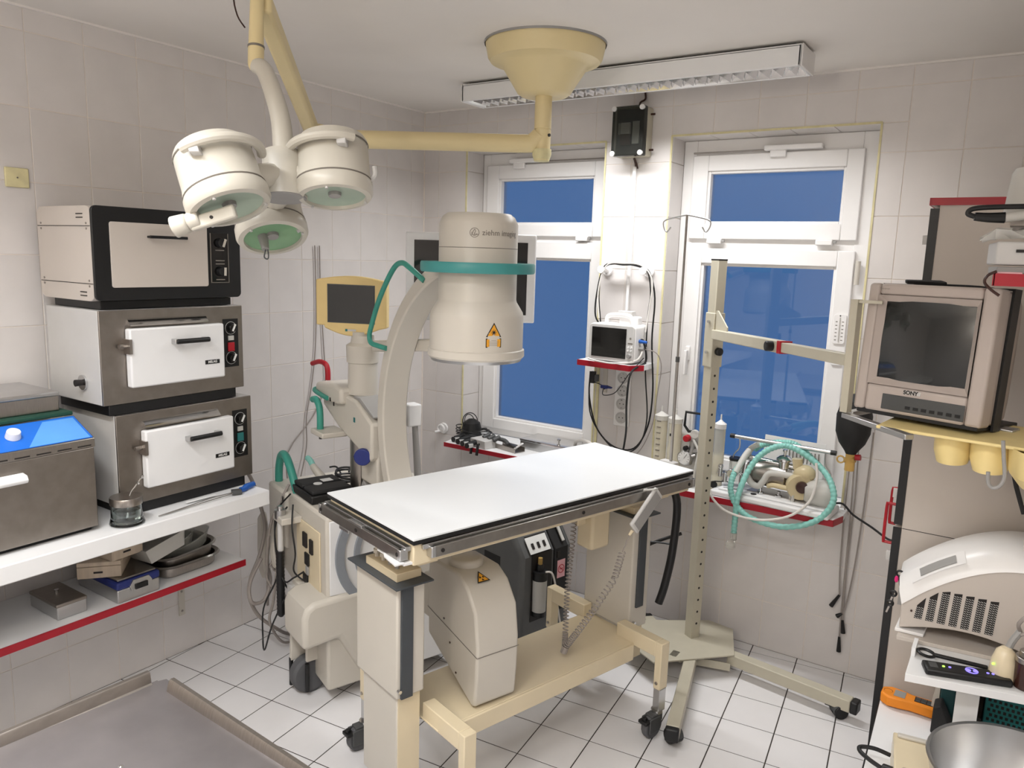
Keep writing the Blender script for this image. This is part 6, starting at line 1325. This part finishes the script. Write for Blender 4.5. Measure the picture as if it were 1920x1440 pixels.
# under the compartment
solo('storage_box', MB().box(2.852, 2.892, -.905, -.82, .402, .55), mat('petrol_box', (32, 70, 72), .5), 'dark petrol box under the compartment left of the riser', 'box', bevel=.003)
solo('cream_card', MB().prism([(2.826, .402), (2.850, .402), (2.850, .53), (2.842, .53)], (0, -.90, 0), (1, 0, 0), (0, 0, 1), (0, .075, 0)), cream_m, 'cream card leaning at the left side of the dark petrol box', 'card')
gb = thing('glove_box', 'petrol box with perforated corner right of the riser', 'box', (3.08, -.97, .401))
part('box', MB().box(-.115, .17, -.09, .13, 0, .215), dkgreen_m, gb, bevel=.003)
mb = MB()
for r_ in range(11):
    for c_2 in range(8):
        if c_2 * .7 + (10 - r_) * .5 < 9: mb.box(-.108 + .0125 * c_2 + (.006 if r_ % 2 else 0), -.101 + .0125 * c_2 + (.006 if r_ % 2 else 0), -.0912, -.0898, .045 + .0145 * r_, .053 + .0145 * r_)
part('perforation', mb, ink_m, gb, smooth=0, kind='stuff')
# orange meter, pouch, power unit, bowl
om = thing('orange_meter', 'orange handheld meter with grey display lying on the white bench top', 'meter', (2.775, -.885, .401), rad(-2))
part('case', MB().prism([(-.085, -.02), (-.062, -.036), (-.03, -.034), (.0, -.026), (.07, -.028), (.092, -.015), (.092, .012), (.06, .026), (.0, .024), (-.03, .034), (-.062, .036), (-.085, .02)], (0, 0, .004), (1, 0, 0), (0, 1, 0), (0, 0, .034)), orange_m, om, bevel=.005)
part('display', MB().box(-.048, -.016, -.020, .020, .038, .0392), grey_m, om)
part('keypad', MB().box(.010, .062, -.016, .016, .038, .0388), brown_m, om)
for k in range(6): part('key', MB().box(.013 + .016 * (k % 3), .026 + .016 * (k % 3), -.014 + .015 * (k // 3), -.002 + .015 * (k // 3), .0388, .040), dgrey_m, om)
part('thumb_hole', MB().lathe([(.013, 0), (.011, -.001), (.0, -.003)], (-.066, 0, .0385), (0, 0, 1), 18, cap=False), brown_m, om)
solo('black_pouch', MB().prism([(-.0, 0), (.055, -.01), (.05, .03), (.02, .085), (.0, .075)], (2.84, -.99, .402), (1, 0, 0), (0, .2, 1), (.0, .06, .0)), rubber_m, 'black folded pouch standing behind the orange meter on the bench', 'pouch', bevel=.004)
pu = thing('power_unit', 'cream mains adapter box with black plug on the white bench in front', 'adapter', (2.818, -1.29, .401), rad(8))
part('case', MB().box(-.045, .06, -.10, .10, 0, .085), cream2_m, pu, bevel=.004)
part('ridge', MB().box(-.035, .06, .072, .088, .085, .094), cream_m, pu, bevel=.003)
part('plug_socket', MB().cyl((-.046, -.04, .045), (-.07, -.03, .045), .017, .014, 12), black_m, pu, bevel=.002)
part('plug_lead', MB().tube([(-.07, -.03, .045), (-.10, -.015, .050), (-.125, .005, .055), (-.125, .02, .06), (-.09, .03, .06), (-.05, .035, .05)], .006, 8, 5), bcable_m, pu)
part('foot_knob', MB().cyl((-.02, -.08, .085), (-.02, -.08, .092), .007, n=12), steel_m, pu)
bw = thing('steel_bowl', 'large polished steel bowl at the lower right corner of the frame', 'bowl', (3.055, -1.36, .401))
pr_ = [(0, .004), (.085, .004), (.13, .03), (.165, .075), (.19, .135), (.199, .18), (.206, .183), (.208, .178), (.200, .174)]
part('bowl', MB().lathe([(0, 0), (.088, 0), (.134, .027), (.170, .073), (.195, .134), (.203, .176)], n=56, cap=False).lathe(pr_, n=56, cap=False), alu_m, bw)
ap = thing('bowl_lead_adapter', 'black barrel plug with lead curling in front of the steel bowl', 'plug', (2.90, -1.48, .402))
part('plug', MB().cyl((-.02, .0, .05), (.03, -.03, .04), .016, n=14), black_m, ap, bevel=.002)
part('lead', MB().tube([(-.02, .0, .05), (-.045, .03, .07), (-.04, .07, .09), (-.0, .09, .085)], .006, 8, 5).tube([(-.02, .0, .05), (-.03, -.04, .04), (.0, -.10, .03)], .006, 8, 4), bcable_m, ap)

# ------------------------------------------------------------------ wall rack at the upper right edge
ru = thing('red_edged_shelf', 'white shelf with red edge at the right edge of the frame, above the television', 'shelf', (3.15, -1.36, 1.745))
part('board', MB().box(2.868, 3.50, -1.54, -1.0, 1.745, 1.770), white_m, ru, world=True)
part('front_edge', MB().box(2.866, 3.50, -1.544, -1.54, 1.7445, 1.7705).box(2.864, 2.868, -1.544, -1.0, 1.7445, 1.7705), red_m, ru, world=True, label='red edge band')
part('side_panel', MB().box(3.0, 3.5, -1.1, -1.0, 1.05, 1.745), panel_m, ru, world=True)
pb_ = thing('grey_device', 'small grey and black device lying on the red-edged shelf at the right', 'device', (2.94, -1.46, 1.7705), rad(8))
part('case', MB().box(-.085, .10, -.06, .09, .018, .066), lgrey_m, pb_, bevel=.004)
part('front', MB().box(-.025, .10, -.064, -.06, .004, .068), black_m, pb_, bevel=.002)
part('base', MB().box(-.080, .10, -.058, .09, 0, .014), grey_m, pb_, bevel=.002)
part('toggle', MB().box(-.05, -.028, -.064, -.059, .044, .05), ink_m, pb_)
bg_ = thing('crumpled_bag', 'crumpled clear plastic bag with tubing on top of the grey device', 'bag', (2.90, -1.47, 1.8375))
random.seed(3); vs = []; fs = []
for i in range(9):
    for j in range(7): vs.append((-.07 + .028 * i, -.05 + .024 * j, max(0, .026 + random.uniform(-.016, .020) - .02 * abs(i - 4) / 4)))
for i in range(8):
    for j in range(6): a = i * 7 + j; fs.append((a, a + 7, a + 8, a + 1))
part('bag', MB().add(vs, fs), milky_m, bg_, smooth=0)
part('connector', MB().cyl((-.03, -.02, .05), (.02, -.01, .058), .010, n=12), milky_m, bg_)
part('black_grip', MB().tube([(-.085, -.03, .052), (-.06, -.025, .050), (-.03, -.02, .05)], lambda q: .009 + .003 * q, 10, 3), black_m, bg_)
part('hose', MB().tube([(-.085, -.03, .052), (-.098, -.032, .058), (-.09, -.03, .068), (-.05, -.025, .072), (.05, -.01, .074), (.20, .03, .076)], .0055, 10, 5), black_m, bg_)
part('blue_box', MB().prism([(.0, .0), (.12, .0), (.12, .06), (.03, .06)], (.01, 0, .0), (1, 0, 0), (0, 0, 1), (0, .05, 0)), lgrey_m, bg_)
cb = thing('clear_container', 'milky plastic container standing behind the black hose loop at the upper right', 'container', (2.93, -1.40, 1.885))
part('container', MB().lathe([(.062, 0), (.068, .01), (.060, .10), (.054, .112), (.0, .114)], n=30, cap=False), milky_m, cb)
part('upper_ledge', MB().box(2.88, 3.40, -1.45, -1.28, 1.873, 1.884), panel_m, ru, world=True)
rb = thing('red_lead_device', 'pale red plastic block with a looped brown lead under the grey device', 'device', (2.915, -1.50, 1.7706))
part('block', MB().box(-.05, .0, -.035, -.0, .0, .003), pink_m, rb)
part('lead', MB().tube([(-.045, -.045, .004), (-.06, -.047, -.005), (-.064, -.048, -.02), (-.05, -.048, -.035), (-.035, -.047, -.046)], .003, 8, 4), brown_m, rb)

# ------------------------------------------------------------------ steel table in the foreground
st_ = thing('steel_table', 'stainless steel table with raised rims and an open drain corner in the foreground left', 'table', (1.65, -3.0, 0))
RZT = rad(-5)
mm = Matrix.Translation((1.36, -2.535, .80)) @ Matrix.Rotation(rad(-3.5), 4, 'Z')
def tp2(nm, mb, m, **k): return part(nm, mb.xf(mm), m, st_, world=True, **k)
top_ = MB(); N = 14; vs = []; fs = []
for i in range(N + 1):
    for j in range(N + 1):
        x, y = .60 * i / N, -.95 * j / N; vs.append((x, y, -.022 * (1 - ((i / N - .06) ** 2 + (j / N - .04) ** 2) ** .5) * .6 - .004))
for i in range(N):
    for j in range(N): a = i * (N + 1) + j; fs.append((a, a + 1, a + N + 2, a + N + 1))
top_.add(vs, fs)
tp2('tabletop', top_.box(0, .6, -.95, 0, -.05, -.03), tablesteel_m, smooth=40)
for (xx, yy) in ((.24, -.20), (.37, -.10)): tp2('screw_dimple', MB().lathe([(.005, 0), (.003, .0012), (0, .001)], (xx, yy, -.012), (0, 0, 1), 14, cap=False), chrome_m)
tp2('rim', MB().prism([(-.014, -.03), (-.014, .008), (-.012, .011), (-.003, .011), (.0, .008), (.004, -.014), (.012, -.018), (.012, -.03)], (0, -.95, 0), (1, 0, 0), (0, 0, 1), (0, .935, 0)), steel2_m)
tp2('rim', MB().prism([(.012, -.03), (.012, .006), (.008, .010), (0, .010), (-.004, .006), (-.010, -.014), (-.010, -.03)], (.06, 0, 0), (0, 1, 0), (0, 0, 1), (.555, 0, 0)), steel2_m)
tp2('rim', MB().box(.60, .615, -.95, 0, -.03, .018), steel2_m, bevel=.002)
tp2('drain_lip', MB().prism([(0, 0), (.05, 0), (.045, .022), (.008, .022)], (0, -.004, -.021), (1, 0, 0), (0, 1, 0), (0, 0, .003)), tablesteel_m)
for x, y in ((.03, -.05), (.56, -.05), (.03, -.9), (.56, -.9)): tp2('leg', MB().box(x - .018, x + .018, y - .018, y + .018, -.798, -.03), steel_m)
ct = thing('white_counter', 'white counter corner between the low shelf and the steel table', 'counter', (.9, -3.1, 0))
part('top', MB().box(.72, 1.17, -3.45, -2.845, .70, .725), white_m, ct, world=True, bevel=.003)
part('cabinet', MB().box(.74, 1.15, -3.45, -2.86, 0, .70), white_m, ct, world=True)

# ------------------------------------------------------------------ repeats share a group
for nm, gr in (('ceiling_light', 'louvred ceiling lights'), ('sterilizer_oven', 'ovens stacked on the left shelf'), ('wall_shelf', 'shelves on the left wall'), ('wooden_box', 'wooden boxes on the low shelf'),
               ('steel_tray', 'steel trays on the low shelf'), ('glass_dish', 'glass dishes in the steel tray'), ('hanging_cable', 'grey cords on the left wall'), ('window_board', 'boards below the windows'),
               ('monitor_lead', 'leads round the patient monitor'), ('cable_hook', 'cable hooks on the pier'), ('suction_jar', 'plastic jars on the right window board'), ('hanging_lead', 'grey leads beside the cabinet'),
               ('floor_lead', 'black leads behind the table'), ('instrument_box', 'lidded steel instrument boxes')):
    for o in C.objects:
        if o.parent is None and o.name.split('.')[0] == nm and 'label' in o: o['group'] = gr
